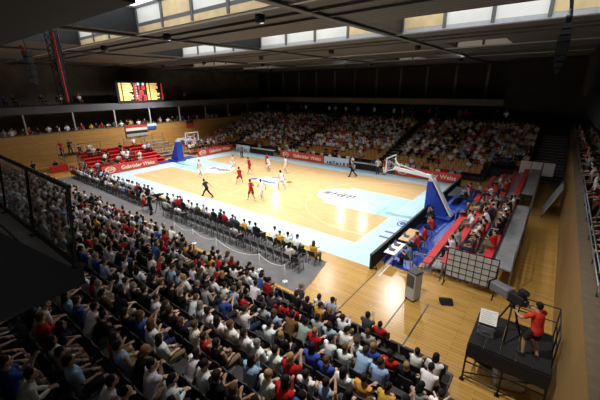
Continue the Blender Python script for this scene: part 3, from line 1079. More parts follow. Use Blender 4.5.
TORSO = [(-.11, .135, .095), (-.02, .168, .122), (.10, .146, .104), (.25, .160, .115), (.38, .178, .118), (.45, .150, .095), (.505, .085, .068), (.56, .056, .056), (.63, .052, .054)]
def add_torso(mb, s, m, off=0.0, t0=-1, t1=9, n=14):
    rows = [q for q in TORSO if t0 <= q[0] <= t1]
    mb.tube([s.pelvis + s.u * t for t, a, b in rows], [(a + off, b + off) for t, a, b in rows], m, n, up=s.r, cap_round=True)

def add_hand(mb, s, k, m):
    wr, d = s.wr[k], (s.wr[k] - s.el[k]).normalized()
    sg = (-1, 1)[k]
    side = s.r - d * s.r.dot(d)
    if side.length < 0.2:
        side = V((0, 1, 0)) - d * d.y
    side.normalize()
    nrm = d.cross(side) * -1.0
    if nrm.z > 0:
        nrm = -nrm
    c = wr + d * 0.055
    rot = Matrix((side, d, nrm)).transposed()
    mb.ell(c, (0.042, 0.056, 0.019), m, 10, 7, rot)
    for j, (off, ln) in enumerate(((-0.031, 0.060), (-0.010, 0.074), (0.011, 0.069), (0.031, 0.052))):
        b = wr + d * 0.095 + side * off
        d1 = (d * math.cos(s.curl * .6) + nrm * math.sin(s.curl * .6)).normalized()
        d2 = (d * math.cos(s.curl * 1.6) + nrm * math.sin(s.curl * 1.6)).normalized()
        mb.tube([b - d * 0.02, b + d1 * ln * 0.5, b + d1 * ln * 0.5 + d2 * ln * 0.5], [0.0105, 0.010, 0.0085], m, 6, cap_round=True)
    ts = -side * sg
    b = wr + d * 0.035 + ts * 0.032
    mb.tube([b, b + (ts * 0.7 + d * 0.7) * 0.035, b + (ts * 0.35 + d + nrm * 0.4) * 0.058], [0.014, 0.012, 0.009], m, 6, cap_round=True)

def remesh(mb, voxel, smooth, name):
    o = mb.build('tmp')
    r = o.modifiers.new('r', 'REMESH')
    r.mode = 'VOXEL'
    r.voxel_size = voxel
    if smooth:
        sm = o.modifiers.new('s', 'SMOOTH')
        sm.factor = 0.5
        sm.iterations = smooth
    dg = bpy.context.evaluated_depsgraph_get()
    me = bpy.data.meshes.new_from_object(o.evaluated_get(dg))
    me.name = name
    old = o.data
    bpy.data.objects.remove(o)
    bpy.data.meshes.remove(old)
    me.polygons.foreach_set('use_smooth', [True] * len(me.polygons))
    return me

def limb(mb, pts, rad, m, n=10):
    mb.tube(pts, rad, m, n, cap_round=True)

def mesh_body(s):
    if 'body' in s.cache:
        return s.cache['body']
    mb = MB()
    m = SKIN
    add_torso(mb, s, m)
    for k in (0, 1):
        sh, el, wr = s.sh[k], s.el[k], s.wr[k]
        limb(mb, [s.pelvis + s.u * 0.43 + s.r * (0.12 * (-1, 1)[k]), sh, sh.lerp(el, .4), el, el.lerp(wr, .3), wr, wr + (wr - el).normalized() * .02], [.05, .056, .048, .040, .042, .027, .026], m)
        hp, kn, an = s.hip[k], s.kn[k], s.an[k]
        limb(mb, [hp, hp.lerp(kn, .35), kn, kn.lerp(an, .3), kn.lerp(an, .75), an], [.088, .082, .056, .057, .042, .037], m, 12)
        add_hand(mb, s, k, m)
        t = s.toe[k]
        c = an + t * 0.055 - V((0, 0, 0.045))
        sd = t.cross(V((0, 0, 1))).normalized()
        mb.ell(c, (0.043, 0.125, 0.042), m, 12, 8, Matrix((sd, t, sd.cross(t))).transposed())
    rot = Matrix((s.hr, s.hf, s.hu)).transposed()
    H = s.head
    mb.ell(H + s.hu * 0.02 - s.hf * 0.012, (0.076, 0.096, 0.098), m, 16, 12, rot)
    mb.ell(H - s.hu * 0.05 + s.hf * 0.022, (0.060, 0.070, 0.070), m, 14, 10, rot)
    mb.ell(H - s.hu * 0.02 + s.hf * 0.098, (0.014, 0.020, 0.024), m, 8, 6, rot)
    mb.ell(H - s.hu * 0.095 + s.hf * 0.07, (0.026, 0.022, 0.02), m, 8, 6, rot)
    for sg in (-1, 1):
        mb.ell(H + s.hr * (0.078 * sg) - s.hu * 0.012, (0.013, 0.024, 0.034), m, 8, 6, rot)
    me = remesh(mb, 0.0115, 3, 'person_body')
    # shoes, eyes and mouth
    me.materials.clear()
    for q in (SKIN, SHOE, EYE, LIP):
        me.materials.append(q)
    cen = np.empty(len(me.polygons) * 3)
    me.polygons.foreach_get('center', cen)
    cen = cen.reshape(-1, 3)
    idx = np.zeros(len(cen), int)
    for k in (0, 1):
        c = np.array(s.an[k] + s.toe[k] * 0.05 - V((0, 0, 0.05)))
        d = np.linalg.norm(cen - c, axis=1)
        idx[(d < 0.16) & (cen[:, 2] < s.an[k].z + 0.01)] = 1
    me.polygons.foreach_set('material_index', idx.tolist())
    ex = MB()
    for sg in (-1, 1):
        ex.ell(H + s.hr * (0.031 * sg) + s.hu * 0.016 + s.hf * 0.078, (0.012, 0.009, 0.008), EYE, 8, 6, rot)
        ex.ell(H + s.hr * (0.031 * sg) + s.hu * 0.036 + s.hf * 0.080, (0.018, 0.006, 0.004), EYE, 8, 5, rot)
    ex.ell(H - s.hu * 0.062 + s.hf * 0.088, (0.022, 0.007, 0.007), LIP, 8, 5, rot)
    bm = bmesh.new()
    bm.from_mesh(me)
    nf = len(bm.verts)
    em = ex.mesh('x')
    bm.from_mesh(em)
    bm.faces.ensure_lookup_table()
    k0 = len(me.polygons)
    for i in range(k0, len(bm.faces)):
        bm.faces[i].material_index = {0: 2, 1: 3}[ex.m[i - k0]]
        bm.faces[i].smooth = True
    bm.to_mesh(me)
    bm.free()
    bpy.data.meshes.remove(em)
    s.cache['body'] = me
    return me

def mesh_hair(s, kind):
    key = 'hair_' + kind
    if key in s.cache:
        return s.cache[key]
    mb = MB()
    rot = Matrix((s.hr, s.hf, s.hu)).transposed()
    H = s.head
    mb.ell(H + s.hu * 0.036 - s.hf * 0.026, (0.084, 0.098, 0.094), HAIR, 16, 12, rot)
    mb.ell(H - s.hu * 0.025 - s.hf * 0.055, (0.074, 0.060, 0.07), HAIR, 12, 9, rot)
    if kind == 'long':
        mb.ell(H - s.hu * 0.10 - s.hf * 0.062, (0.088, 0.05, 0.14), HAIR, 12, 9, rot)
        for sg in (-1, 1):
            mb.ell(H - s.hu * 0.06 + s.hr * 0.074 * sg - s.hf * 0.015, (0.026, 0.045, 0.10), HAIR, 10, 8, rot)
    if kind == 'tail':
        mb.ell(H + s.hu * 0.03 - s.hf * 0.125, (0.03, 0.035, 0.03), HAIR, 10, 8, rot)
        mb.ell(H - s.hu * 0.06 - s.hf * 0.14, (0.026, 0.026, 0.09), HAIR, 10, 8, rot)
    me = remesh(mb, 0.012, 1, 'hair')
    me.materials.clear()
    me.materials.append(HAIR)
    s.cache[key] = me
    return me

def mesh_shirt(s, kind):
    key = 'shirt_' + kind
    if key in s.cache:
        return s.cache[key]
    mb = MB()
    rows = [(-.13, .170, .122), (-.02, .182, .135), (.10, .166, .122), (.25, .178, .132), (.38, .190, .132), (.45, .160, .108), (.505, .092, .078), (.525, .078, .07)]
    if kind == 'tank':
        rows = [(-.15, .172, .126)] + rows[1:]
    mb.tube([s.pelvis + s.u * t for t, a, b in rows], [(a, b) for t, a, b in rows], CLOTH, 14, up=s.r)
    for k in (0, 1):
        sh, el, wr = s.sh[k], s.el[k], s.wr[k]
        inn = s.pelvis + s.u * 0.42 + s.r * (0.11 * (-1, 1)[k])
        if kind == 'tee':
            mb.tube([inn, sh, sh.lerp(el, .35), sh.lerp(el, .72)], [.07, .074, .070, .068], CLOTH, 12)
        elif kind == 'long':
            mb.tube([inn, sh, sh.lerp(el, .4), el, el.lerp(wr, .35), el.lerp(wr, .93)], [.07, .072, .064, .056, .054, .040], CLOTH, 12)
        else:
            mb.tube([inn, sh.lerp(inn, .2)], [.072, .066], CLOTH, 12)
    me = remesh(mb, 0.015, 2, 'shirt')
    me.materials.clear()
    me.materials.append(CLOTH)
    s.cache[key] = me
    return me

def mesh_trousers(s, kind):
    key = 'trousers_' + kind
    if key in s.cache:
        return s.cache[key]
    mb = MB()
    up = s.u.lerp(V((0, 0, 1)), 0.5)
    mb.tube([s.pelvis - up * 0.09, s.pelvis, s.pelvis + s.u * 0.09], [(.15, .115), (.178, .132), (.158, .116)], CLOTH, 14, up=(1, 0, 0))
    for k in (0, 1):
        hp, kn, an = s.hip[k], s.kn[k], s.an[k]
        if kind == 'shorts':
            mb.tube([hp, hp.lerp(kn, .4), hp.lerp(kn, .86)], [.104, .103, .100], CLOTH, 12)
        else:
            mb.tube([hp, hp.lerp(kn, .4), kn, kn.lerp(an, .35), an.lerp(kn, .02)], [.102, .094, .072, .070, .058], CLOTH, 12)
    me = remesh(mb, 0.015, 2, 'trousers')
    me.materials.clear()
    me.materials.append(CLOTH)
    s.cache[key] = me
    return me

def mesh_shoe(s, k):
    key = 'shoe%d' % k
    if key in s.cache:
        return s.cache[key]
    t = s.toe[k]
    c = s.an[k] + t * 0.055 - V((0, 0, 0.043))
    sd = t.cross(V((0, 0, 1))).normalized()
    up = sd.cross(t)
    mb = MB()
    rot = Matrix((sd, t, up)).transposed()
    mb.ell(c, (0.050, 0.138, 0.046), CLOTH, 12, 8, rot)
    mb.tube([s.an[k] - V((0, 0, 0.05)), s.an[k] + V((0, 0, 0.02))], [.052, .046], CLOTH, 10)
    mb.ell(c - up * 0.03, (0.05, 0.14, 0.018), CLOTH, 12, 6, rot)
    me = remesh(mb, 0.011, 1, 'shoe')
    me.materials.clear()
    me.materials.append(CLOTH)
    s.cache[key] = me
    return me

SKINS = [(204, 166, 142), (190, 152, 128), (210, 176, 152), (172, 134, 110)]
HAIRS = [(34, 26, 22), (24, 20, 19), (58, 40, 28), (92, 66, 40), (130, 122, 116), (160, 124, 74)]
def setcol(o, rgb):
    o.color = lin(rgb) + (1,)

def person(s, loc, rz, label, skin, hair, shirt, trousers, group=None, shoes=None, scale=1.0, hair_kind='short', name='person'):
    """hair: rgb; shirt / trousers: (kind, rgb)"""
    o = link(name, mesh_body(s))
    o.location = loc
    o.rotation_euler = (0, 0, rz)
    o.scale = (scale,) * 3
    setcol(o, skin)
    tag(o, label, 'person', group)
    for nm, me, c in (('hair', mesh_hair(s, hair_kind), hair), ('shirt', mesh_shirt(s, shirt[0]), shirt[1]), (trousers[0], mesh_trousers(s, trousers[0]), trousers[1])):
        if me is None or c is None:
            continue
        k = link(nm, me, o)
        setcol(k, c)
    if shoes:
        for k in (0, 1):
            q = link('shoe', mesh_shoe(s, k), o)
            setcol(q, shoes)
    return o

# low-detail figure for the uncountable rest of the crowd
def lod(s, tee=True):
    mb = MB()
    A = [mat('lod%d' % k, var=0) for k in range(4)]      # 0 skin 1 hair 2 shirt 3 trousers
    rows = [(-.13, .165, .12), (.1, .16, .12), (.38, .19, .13), (.46, .14, .1), (.52, .06, .06)]
    mb.tube([s.pelvis + s.u * t for t, a, b in rows], [(a, b) for t, a, b in rows], A[2], 8, up=s.r)
    mb.tube([s.neck, s.neck + s.u * .08], .055, A[0], 6)
    rot = Matrix((s.hr, s.hf, s.hu)).transposed()
    mb.ell(s.head - s.hu * 0.01 + s.hf * .01, (.074, .092, .112), A[0], 8, 6, rot)
    mb.ell(s.head + s.hu * 0.034 - s.hf * .028, (.084, .096, .092), A[1], 8, 5, rot)
    for k in (0, 1):
        sh, el, wr = s.sh[k], s.el[k], s.wr[k]
        mb.tube([sh + (s.pelvis - sh) * .1, sh, sh.lerp(el, .75)], [.06, .07, .062], A[2], 6)
        d = (wr - el).normalized()
        mb.tube([sh.lerp(el, .7), el, wr, wr + d * .13], [.045, .04, .03, .02], A[0], 5)
        hp, kn, an = s.hip[k], s.kn[k], s.an[k]
        mb.tube([hp, kn, an], [.1, .07, .05], A[3], 6)
        mb.tube([an - V((0, 0, .05)) - s.toe[k] * .06, an - V((0, 0, .05)) + s.toe[k] * .16], [.05, .04], A[3], 5)
    ids = np.array([int(m.name[3]) for m in mb.mats])
    return np.array([tuple(v) for v in mb.v], float), mb.f, ids[np.array(mb.m)]

def crowd_mesh(name, items, mt):
    """items: (template, loc, rz, scale, [colour per slot])"""
    Vs, counts, loops, cols = [], [], [], []
    off = 0
    for (tv, tf, ti), loc, rz, sc, cl in items:
        ca, sa = math.cos(rz), math.sin(rz)
        q = tv * sc
        q = np.stack([q[:, 0] * ca - q[:, 1] * sa + loc[0], q[:, 0] * sa + q[:, 1] * ca + loc[1], q[:, 2] + loc[2]], 1)
        Vs.append(q)
        la = np.array([lin(c) + (1,) for c in cl])
        for f, t in zip(tf, ti):
            counts.append(len(f))
            loops.extend([i + off for i in f])
        cols.append(la[ti])
        off += len(tv)
    Vs = np.concatenate(Vs)
    me = bpy.data.meshes.new(name)
    me.vertices.add(len(Vs))
    me.vertices.foreach_set('co', Vs.ravel())
    me.loops.add(len(loops))
    me.loops.foreach_set('vertex_index', loops)
    me.polygons.add(len(counts))
    st = np.concatenate([[0], np.cumsum(counts)[:-1]])
    me.polygons.foreach_set('loop_start', st.astype(np.int32))
    me.polygons.foreach_set('loop_total', np.array(counts, np.int32))
    me.update(calc_edges=True)
    a = me.color_attributes.new('Col', 'FLOAT_COLOR', 'CORNER')
    fc = np.concatenate(cols)
    a.data.foreach_set('color', np.repeat(fc, counts, axis=0).ravel())
    me.polygons.foreach_set('use_smooth', [True] * len(counts))
    me.materials.append(mt)
    me.validate()
    return me

# ------------------------------------------------------------------ poses
SF = ((-0.13, 0.34, 0.09), (0.13, 0.34, 0.09))
def sit(**k):
    d = dict(pelvis=(0, -0.10, 0.54), lean=-6, hands=((-0.13, 0.16, 0.66), (0.13, 0.16, 0.66)), feet=SF, knee=((-0.15, 0.6, 1), (0.15, 0.6, 1)), elbow=((-.45, -0.7, -.8), (.45, -0.7, -.8)))
    d.update(k)
    return Pose(**d)
SIT = [sit(),
       sit(lean=4, hands=((0.10, 0.18, 0.86), (-0.10, 0.17, 0.83)), hyaw=-14),
       sit(lean=26, hands=((-0.03, 0.36, 0.66), (0.04, 0.35, 0.66)), hpitch=2, hyaw=8, feet=((-0.17, 0.30, 0.09), (0.17, 0.34, 0.09))),
       sit(lean=3, hands=((-0.03, 0.30, 0.98), (0.04, 0.30, 0.98)), hyaw=4),
       sit(lean=12, hands=((-0.10, 0.22, 0.66), (0.05, 0.17, 1.05)), hyaw=24, twist=6),
       sit(lean=-12, hands=((-0.2, 0.1, 0.64), (0.22, 0.12, 0.64)), hyaw=-38, twist=-8),
       sit(lean=8, tilt=5, hands=((-0.08, 0.26, 0.72), (0.12, 0.24, 0.70)), hyaw=30, hpitch=-22)]
STAND = [Pose(),
         Pose(lean=14, pelvis=(0, -0.04, 0.95), hands=((-0.25, 0.36, 1.08), (0.25, 0.36, 1.08)), hyaw=10),
         Pose(hands=((0.11, 0.21, 1.22), (-0.11, 0.19, 1.19)), lean=0, hyaw=-15),
         Pose(hands=((-0.20, 0.10, 1.0), (0.20, 0.10, 1.0)), elbow=((-1, -0.3, 0), (1, -0.3, 0)), hyaw=20)]
RUN_A = Pose(pelvis=(0, 0, 0.93), lean=14, twist=12, hands=((-0.26, 0.28, 1.12), (0.26, -0.16, 1.02)), feet=((-0.10, -0.50, 0.30), (0.10, 0.30, 0.09)), toe_pitch=(-50, 0), elbow=((-.4, -1, -.6), (.4, -1, -.3)))
RUN_B = Pose(pelvis=(0, 0, 0.92), lean=10, twist=-12, hands=((-0.28, -0.14, 1.0), (0.28, 0.28, 1.08)), feet=((-0.10, 0.34, 0.10), (0.10, -0.34, 0.16)), toe_pitch=(0, -35), elbow=((-.4, -1, -.3), (.4, -1, -.6)))
STRIDE = Pose(pelvis=(0, 0, 0.84), lean=20, twist=10, hands=((-0.26, 0.36, 1.02), (0.28, -0.26, 0.92)), feet=((-0.10, -0.56, 0.16), (0.10, 0.50, 0.09)), toe_pitch=(-35, 0), elbow=((-.4, -1, -.6), (.4, -1, -.3)))
WALK = Pose(pelvis=(0, 0, 0.94), lean=3, hands=((-0.26, 0.14, 0.86), (0.26, -0.06, 0.84)), feet=((-0.10, -0.20, 0.11), (0.10, 0.22, 0.09)), toe_pitch=(-15, 0))
GUARD = Pose(pelvis=(0, -0.10, 0.80), lean=24, hpitch=4, hands=((-0.52, 0.22, 1.05), (0.52, 0.24, 1.05)), feet=((-0.30, 0.02, 0.09), (0.30, 0.0, 0.09)), elbow=((-.4, -1, -1), (.4, -1, -1)))
DRIB = Pose(pelvis=(0, -0.05, 0.86), lean=22, hands=((-0.30, 0.24, 1.02), (0.30, 0.30, 0.86)), feet=((-0.18, 0.22, 0.09), (0.16, -0.30, 0.14)), toe_pitch=(0, -30), elbow=((-.5, -1, -.6), (.5, -1, -.4)))
CAMMAN = Pose(pelvis=(0, -0.02, 0.94), lean=10, hands=((-0.30, 0.42, 1.22), (0.26, 0.40, 1.24)), feet=((-0.16, 0.08, 0.09), (0.15, -0.10, 0.09)), hpitch=-4)
TYPIST = sit(lean=14, hands=((-0.12, 0.34, 0.80), (0.12, 0.34, 0.80)), hpitch=-20)
PHOTO = sit(lean=10, hands=((-0.06, 0.20, 1.08), (0.09, 0.19, 1.08)), hpitch=-3)
LODS = [lod(s) for s in SIT]
LODT = [lod(s) for s in STAND]
for _m in [m for m in bpy.data.materials if m.name.startswith('lod')]:
    MATS.pop(_m.name, None)
    bpy.data.materials.remove(_m)

SHIRTS = [('white', (240, 240, 240), 42), ('light grey', (168, 170, 172), 10), ('black', (22, 22, 24), 26), ('red', (186, 32, 32), 11), ('blue', (56, 84, 160), 5),
          ('pale blue', (160, 186, 216), 7), ('dark grey', (66, 66, 70), 6), ('brown', (112, 78, 50), 3), ('yellow', (216, 164, 62), 2)]
def pick_shirt(r):
    t = r.uniform(0, sum(x[2] for x in SHIRTS))
    for n, c, k in SHIRTS:
        t -= k
        if t <= 0:
            return n, tuple(max(10, min(245, v + r.randint(-8, 8))) for v in c)
    return SHIRTS[0][:2]
TROUS = [('blue jeans', 'trousers', (36, 46, 74)), ('black trousers', 'trousers', (24, 24, 28)), ('dark trousers', 'trousers', (44, 40, 40)), ('beige trousers', 'trousers', (128, 108, 84)), ('dark shorts', 'shorts', (42, 42, 48)), ('tan shorts', 'shorts', (116, 98, 74))]
HAIRN = {0: 'dark', 1: 'black', 2: 'brown', 3: 'light brown', 4: 'grey', 5: 'fair'}

# ------------------------------------------------------------------ bleachers
def bleacher(name, sx, xf, y0, y1, rows, pitch, rise, red, label, back_walk=0.0, plank=M_GREYBL, front_red=True):
    """scaffold bleacher with rows along Y climbing towards sx; xf = x of the first seat line"""
    t = empty(name, (xf, (y0 + y1) / 2, 0.0), 0, label, 'bleacher')
    def bx(mb, xa, xb, ya, yb, za, zb, m):
        mb.b2((sx * xa, ya - (y0 + y1) / 2, za), (sx * xb, yb - (y0 + y1) / 2, zb), m)
    for r in range(rows):
        q = MB()
        bx(q, r * pitch - (0.55 if r else 0.22), r * pitch + pitch - 0.55, y0, y1, r * rise + 0.03, r * rise + 0.08, plank)
        q.build('deck', t)
        q = MB()
        bx(q, r * pitch - 0.17, r * pitch + 0.2, y0, y1, r * rise + 0.42, r * rise + 0.47, M_REDP if red else plank)
        if red == 2:
            bx(q, r * pitch - 0.5, r * pitch + 0.3, y0, y1, r * rise + 0.081, r * rise + 0.095, M_REDP)
            bx(q, r * pitch + 0.19, r * pitch + 0.21, y0, y1, r * rise + 0.1, r * rise + 0.44, M_REDP)
        q.build('seat_plank', t)
    if back_walk:
        q = MB()
        bx(q, rows * pitch - 0.5, rows * pitch - 0.5 + back_walk, y0, y1, rows * rise + 0.1, rows * rise + 0.16, plank)
        q.build('deck', t)
    n = max(2, int((y1 - y0) / 2.4))
    for i in range(n + 1):
        f = MB()
        y = y0 + (y1 - y0) * i / n - (y0 + y1) / 2
        for r in range(rows):
            x = sx * (r * pitch)
            f.beam((x, y, 0.0), (x, y, r * rise + 0.42), 0.05, 0.05, M_STEEL)
            f.beam((x + sx * 0.35, y, 0.0), (x + sx * 0.35, y, r * rise + 0.05), 0.04, 0.04, M_STEEL)
        f.beam((-sx * 0.4, y, 0.05), (sx * (rows - 1) * pitch, y, (rows - 1) * rise + 0.02), 0.04, 0.05, M_STEEL)
        xe = sx * ((rows * pitch) - 0.5 + back_walk)
        f.beam((xe, y, 0), (xe, y, rows * rise + 1.15), 0.05, 0.05, M_STEEL)
        f.beam((xe, y, 0.2), (sx * pitch, y, 0.1), 0.04, 0.04, M_STEEL)
        f.build('scaffold_frame', t)
    q = MB()
    xe = sx * ((rows * pitch) - 0.5 + back_walk)
    for z in (0.55, 1.1):
        q.tube([(xe, -(y1 - y0) / 2, rows * rise + z), (xe, (y1 - y0) / 2, rows * rise + z)], 0.022, M_STEEL, 8)
    q.build('back_rail', t)
    return t
BLX, BLP, BLR = 18.42, 0.85, 0.28
bleacher('bleacher', 1, BLX, -8.2, 1.9, 4, BLP, BLR, 1, 'right bleacher with red seat planks full of people behind the mesh fence', 0.75)
bleacher('bleacher', 1, BLX, 4.0, 13.2, 4, BLP, 0.36, 1, 'right bleacher with empty red seat planks and white panels', 0.75)
bleacher('bleacher', -1, -18.0, -9.6, -1.0, 6, BLP, 0.3, 2, 'all red bleacher behind the left baseline board', 0.0)
bleacher('bleacher', -1, -19.6, -0.7, 2.7, 6, BLP, 0.3, 0, 'narrow empty grey bleacher beside the red one behind the far basket')
bleacher('bleacher', -1, -18.2, 3.3, 11.0, 4, BLP, 0.3, 1, 'grey bleacher with red planks right of the far basket')
for k in range(3):
    q = MB().box((0, 0, 0.62), (0.86, 0.05, 1.24), M_WSTEEL, bev=0.02)
    q.box((0, -0.03, 0.62), (0.74, 0.03, 1.12), M_PAPER)
    t = q.build('panel', None, (20.75 + k * 0.9, 13.4, 1.02))
    tag(t, '%s white screen panel standing at the far end of the empty bleacher' % ('left', 'middle', 'right')[k], 'panel', 'white panels behind the empty bleacher')
    for s in (-1, 1):
        MB().beam((s * 0.36, 0.05, -1.02), (s * 0.36, 0.05, 0.4), 0.04, 0.04, M_STEEL).build('leg', t)
# panel leaning on the right wall
q = MB().prism3([(22.75, 4.0, 0.25), (22.75, 6.6, 0.25), (23.55, 6.8, 2.2), (23.55, 4.2, 2.2)], (0.05, 0, 0.02), M_LGREY)
t = tag(q.build('display_panel'), 'pale display panel leaning against the wooden right wall', 'panel')
q = MB()
for y in (4.2, 6.4):
    q.beam((22.78, y, 0.0), (22.82, y, 0.45), 0.06, 0.06, M_DARK)
q.build('foot', t)

# barricades
def fence(name, p0, p1, z0, h, label, m=M_DARK, bars=14, sheet=None, grid=None, cat='fence'):
    a, b = V((p0[0], p0[1], 0)), V((p1[0], p1[1], 0))
    L = (b - a).length
    t = empty(name, (a.x, a.y, z0), math.atan2(b.y - a.y, b.x - a.x), label, cat)
    q = MB()
    zl = 0.44 if sheet else 0.12
    for z in (zl, h):
        q.tube([(0, 0, z), (L, 0, z)], 0.024, m, 8)
    for x in (0, L):
        q.tube([(x, 0, -0.0), (x, 0, h)], 0.024, m, 8)
        q.box((x, 0, 0.01), (0.06, 0.5, 0.02), m)
    q.build('frame', t)
    if sheet:
        MB().b2((0.05, -0.015, zl + 0.04), (L - 0.05, 0.0, h - 0.05), sheet).build('sheet', t)
    q = MB()
    if grid:
        for i in range(1, grid[0]):
            q.tube([(L * i / grid[0], -0.025, zl), (L * i / grid[0], -0.025, h)], 0.016, m, 6)
        for j in range(1, grid[1]):
            z = zl + (h - zl) * j / grid[1]
            q.tube([(0, -0.025, z), (L, -0.025, z)], 0.016, m, 6)
        q.build('mesh_grid', t)
    else:
        for i in range(1, bars):
            q.tube([(L * i / bars, 0, 0.12), (L * i / bars, 0, h)], 0.01, m, 6)
        q.build('bars', t)
    return t
fence('mesh_fence', (19.5, -8.75), (21.6, -8.75), 0.0, 1.9, 'black mesh fence backed with pale sheeting at the near end of the right bleacher', M_DARK, sheet=M_LGREY, grid=(7, 5))
fence('barricade', (18.3, 2.6), (20.9, 2.6), 0.0, 1.7, 'black barricade between the two right bleachers, away from the wall', M_BLACK, 12)
fence('barricade', (17.9, -8.6), (19.3, -8.6), 0.0, 1.1, 'low steel barricade at the near foot of the right bleacher', M_STEEL, 6)
fence('barricade', (20.0, 14.4), (22.9, 14.4), 0.0, 1.3, 'steel barricade behind the white panels near the grey stairs', M_STEEL, 10)
# rail on the right wall
t = empty('handrail', (24.0, -14, 4.1), math.pi / 2, 'steel handrail on top of the wooden right wall', 'handrail')
q = MB()
for z in (0.25, 0.5):
    q.tube([(0, 0, z), (42, 0, z)], 0.025, M_STEEL, 8)
q.build('rail', t)
q = MB()
for k in range(22):
    q.tube([(k * 2, 0, -0.02), (k * 2, 0, 0.5)], 0.022, M_STEEL, 8)
q.build('posts', t)

# ------------------------------------------------------------------ equipment in the foreground
PL = (21.55, -14.2, 23.62, -12.3)      # camera platform
t = empty('camera_platform', (22.55, -12.9, 0), 0, 'black scaffold platform for the television camera at lower right', 'platform')
def pw(mb):
    mb.v = [(x - 22.55, y + 12.9, z) for x, y, z in mb.v]
    return mb
q = MB()
for k in range(5):
    q.b2((PL[0] + k * 0.414, PL[1], 1.44), (PL[0] + k * 0.414 + 0.405, PL[3], 1.5), M_BLACK)
pw(q).build('deck', t)
q = MB().b2((PL[0] - 0.02, PL[1] - 0.04, 0.98), (PL[2], PL[1] - 0.01, 1.45), M_BLACK)
pw(q).build('skirt', t)
q = MB()
for y in (PL[1], PL[3]):
    q.beam((PL[0], y, 1.36), (PL[2], y, 1.36), 0.06, 0.14, M_DARK)
for x in (PL[0], PL[2]):
    q.beam((x, PL[1], 1.36), (x, PL[3], 1.36), 0.06, 0.14, M_DARK)
for y in (PL[1], PL[3]):
    q.tube([(PL[0], y, 0.3), (PL[2], y, 1.1)], 0.022, M_DARK, 8)
    q.tube([(PL[0], y, 0.75), (PL[2], y, 0.75)], 0.022, M_DARK, 8)
    q.tube([(PL[0], y, 0.2), (PL[2], y, 0.2)], 0.022, M_DARK, 8)
for x in (PL[0], PL[2]):
    q.tube([(x, PL[1], 1.1), (x, PL[3], 0.3)], 0.022, M_DARK, 8)
    q.tube([(x, PL[1], 0.75), (x, PL[3], 0.75)], 0.022, M_DARK, 8)
pw(q).build('frame', t)
for x in (PL[0], 22.55, PL[2]):
    for y in (PL[1], PL[3]):
        q = MB().tube([(x, y, 0.0), (x, y, 1.4)], 0.03, M_DARK, 8)
        q.box((x, y, 0.012), (0.14, 0.14, 0.024), M_DARK)
        pw(q).build('leg', t)
q = MB()
for z in (2.0, 2.5):
    q.tube([(22.6, PL[3], z), (PL[2], PL[3], z), (PL[2], PL[1] + 0.4, z)], 0.018, M_DARK, 8)
for p in ((22.6, PL[3]), (PL[2], PL[3]), (PL[2], -13.1), (PL[2], PL[1] + 0.4)):
    q.tube([(p[0], p[1], 1.4), (p[0], p[1], 2.5)], 0.02, M_DARK, 8)
pw(q).build('guard_rail', t)

# television camera on its tripod
TCX, TCY = 22.4, -13.2
t = empty('television_camera', (TCX, TCY, 2.93), math.radians(62), 'large grey television camera with box lens on a tripod at lower right', 'camera')
q = MB().box((0, 0.42, 0.05), (0.30, 0.62, 0.30), M_GREYP, bev=0.03)
q.box((0, 0.75, 0.05), (0.32, 0.06, 0.32), M_DARK, bev=0.02)
q.build('lens', t)
q = MB().box((0, -0.1, 0.02), (0.22, 0.46, 0.30), M_BLACK, bev=0.03)
q.box((0, -0.36, 0.0), (0.16, 0.1, 0.2), M_DARK, bev=0.02)
q.build('camera_body', t)
q = MB().box((0, -0.2, 0.30), (0.2, 0.2, 0.16), M_BLACK, bev=0.02)
q.box((0, -0.33, 0.30), (0.17, 0.08, 0.13), M_DARK, bev=0.02)
q.build('viewfinder', t)
q = MB()
for s in (-1, 1):
    q.tube([(s * 0.1, -0.1, -0.18), (s * 0.2, -0.55, -0.02), (s * 0.2, -0.68, -0.02)], 0.014, M_DARK, 8)
q.build('pan_handle', t)
tr_ = empty('tripod', (TCX, TCY, 1.5), math.radians(62), 'black camera tripod standing on the platform deck', 'tripod')
for k in range(3):
    a = math.radians(90 + 120 * k)
    q = MB().tube([(0.05 * math.cos(a), 0.05 * math.sin(a), 1.15), (0.46 * math.cos(a), 0.46 * math.sin(a), 0.02)], [0.03, 0.022], M_BLACK, 8)
    q.tube([(0.26 * math.cos(a + .2), 0.26 * math.sin(a + .2), 0.6), (0.40 * math.cos(a), 0.40 * math.sin(a), 0.1)], 0.014, M_DARK, 6)
    q.ell((0.46 * math.cos(a), 0.46 * math.sin(a), 0.03), (0.04, 0.04, 0.03), M_DARK, 8, 6)
    q.build('leg', tr_)
q = MB().tube([(0, 0, 1.1), (0, 0, 1.26)], [0.09, 0.07], M_BLACK, 12)
q.box((0, 0.02, 1.265), (0.14, 0.3, 0.03), M_DARK)
q.build('head', tr_)
# cases
def case(name, c, s, rz, label, m=M_GREYP, lid=M_DARK):
    t = empty(name, c, rz, label, 'case')
    MB().box((0, 0, s[2] * 0.42), (s[0], s[1], s[2] * 0.84), m, bev=0.02).build('body', t)
    MB().box((0, 0, s[2] * 0.93), (s[0] * 1.02, s[1] * 1.02, s[2] * 0.15), lid, bev=0.02).build('lid', t)
    q = MB()
    for x in (-1, 1):
        for z in (0.15, 0.7):
            MB().box((x * s[0] * 0.47, -s[1] * 0.5, s[2] * z), (0.06, 0.02, 0.06), M_STEEL).build('corner_fitting', t)
    q = MB()
    q.tube([(-0.1, -s[1] * 0.5, s[2] * .5), (-0.1, -s[1] * 0.5 - 0.04, s[2] * .5), (0.1, -s[1] * 0.5 - 0.04, s[2] * .5), (0.1, -s[1] * 0.5, s[2] * .5)], 0.01, M_STEEL, 6)
    q.build('handle', t)
    return t
case('equipment_case', (21.88, -13.45, 1.5), (0.46, 0.4, 0.46), 0.1, 'grey equipment case under the white sheet on the camera platform')
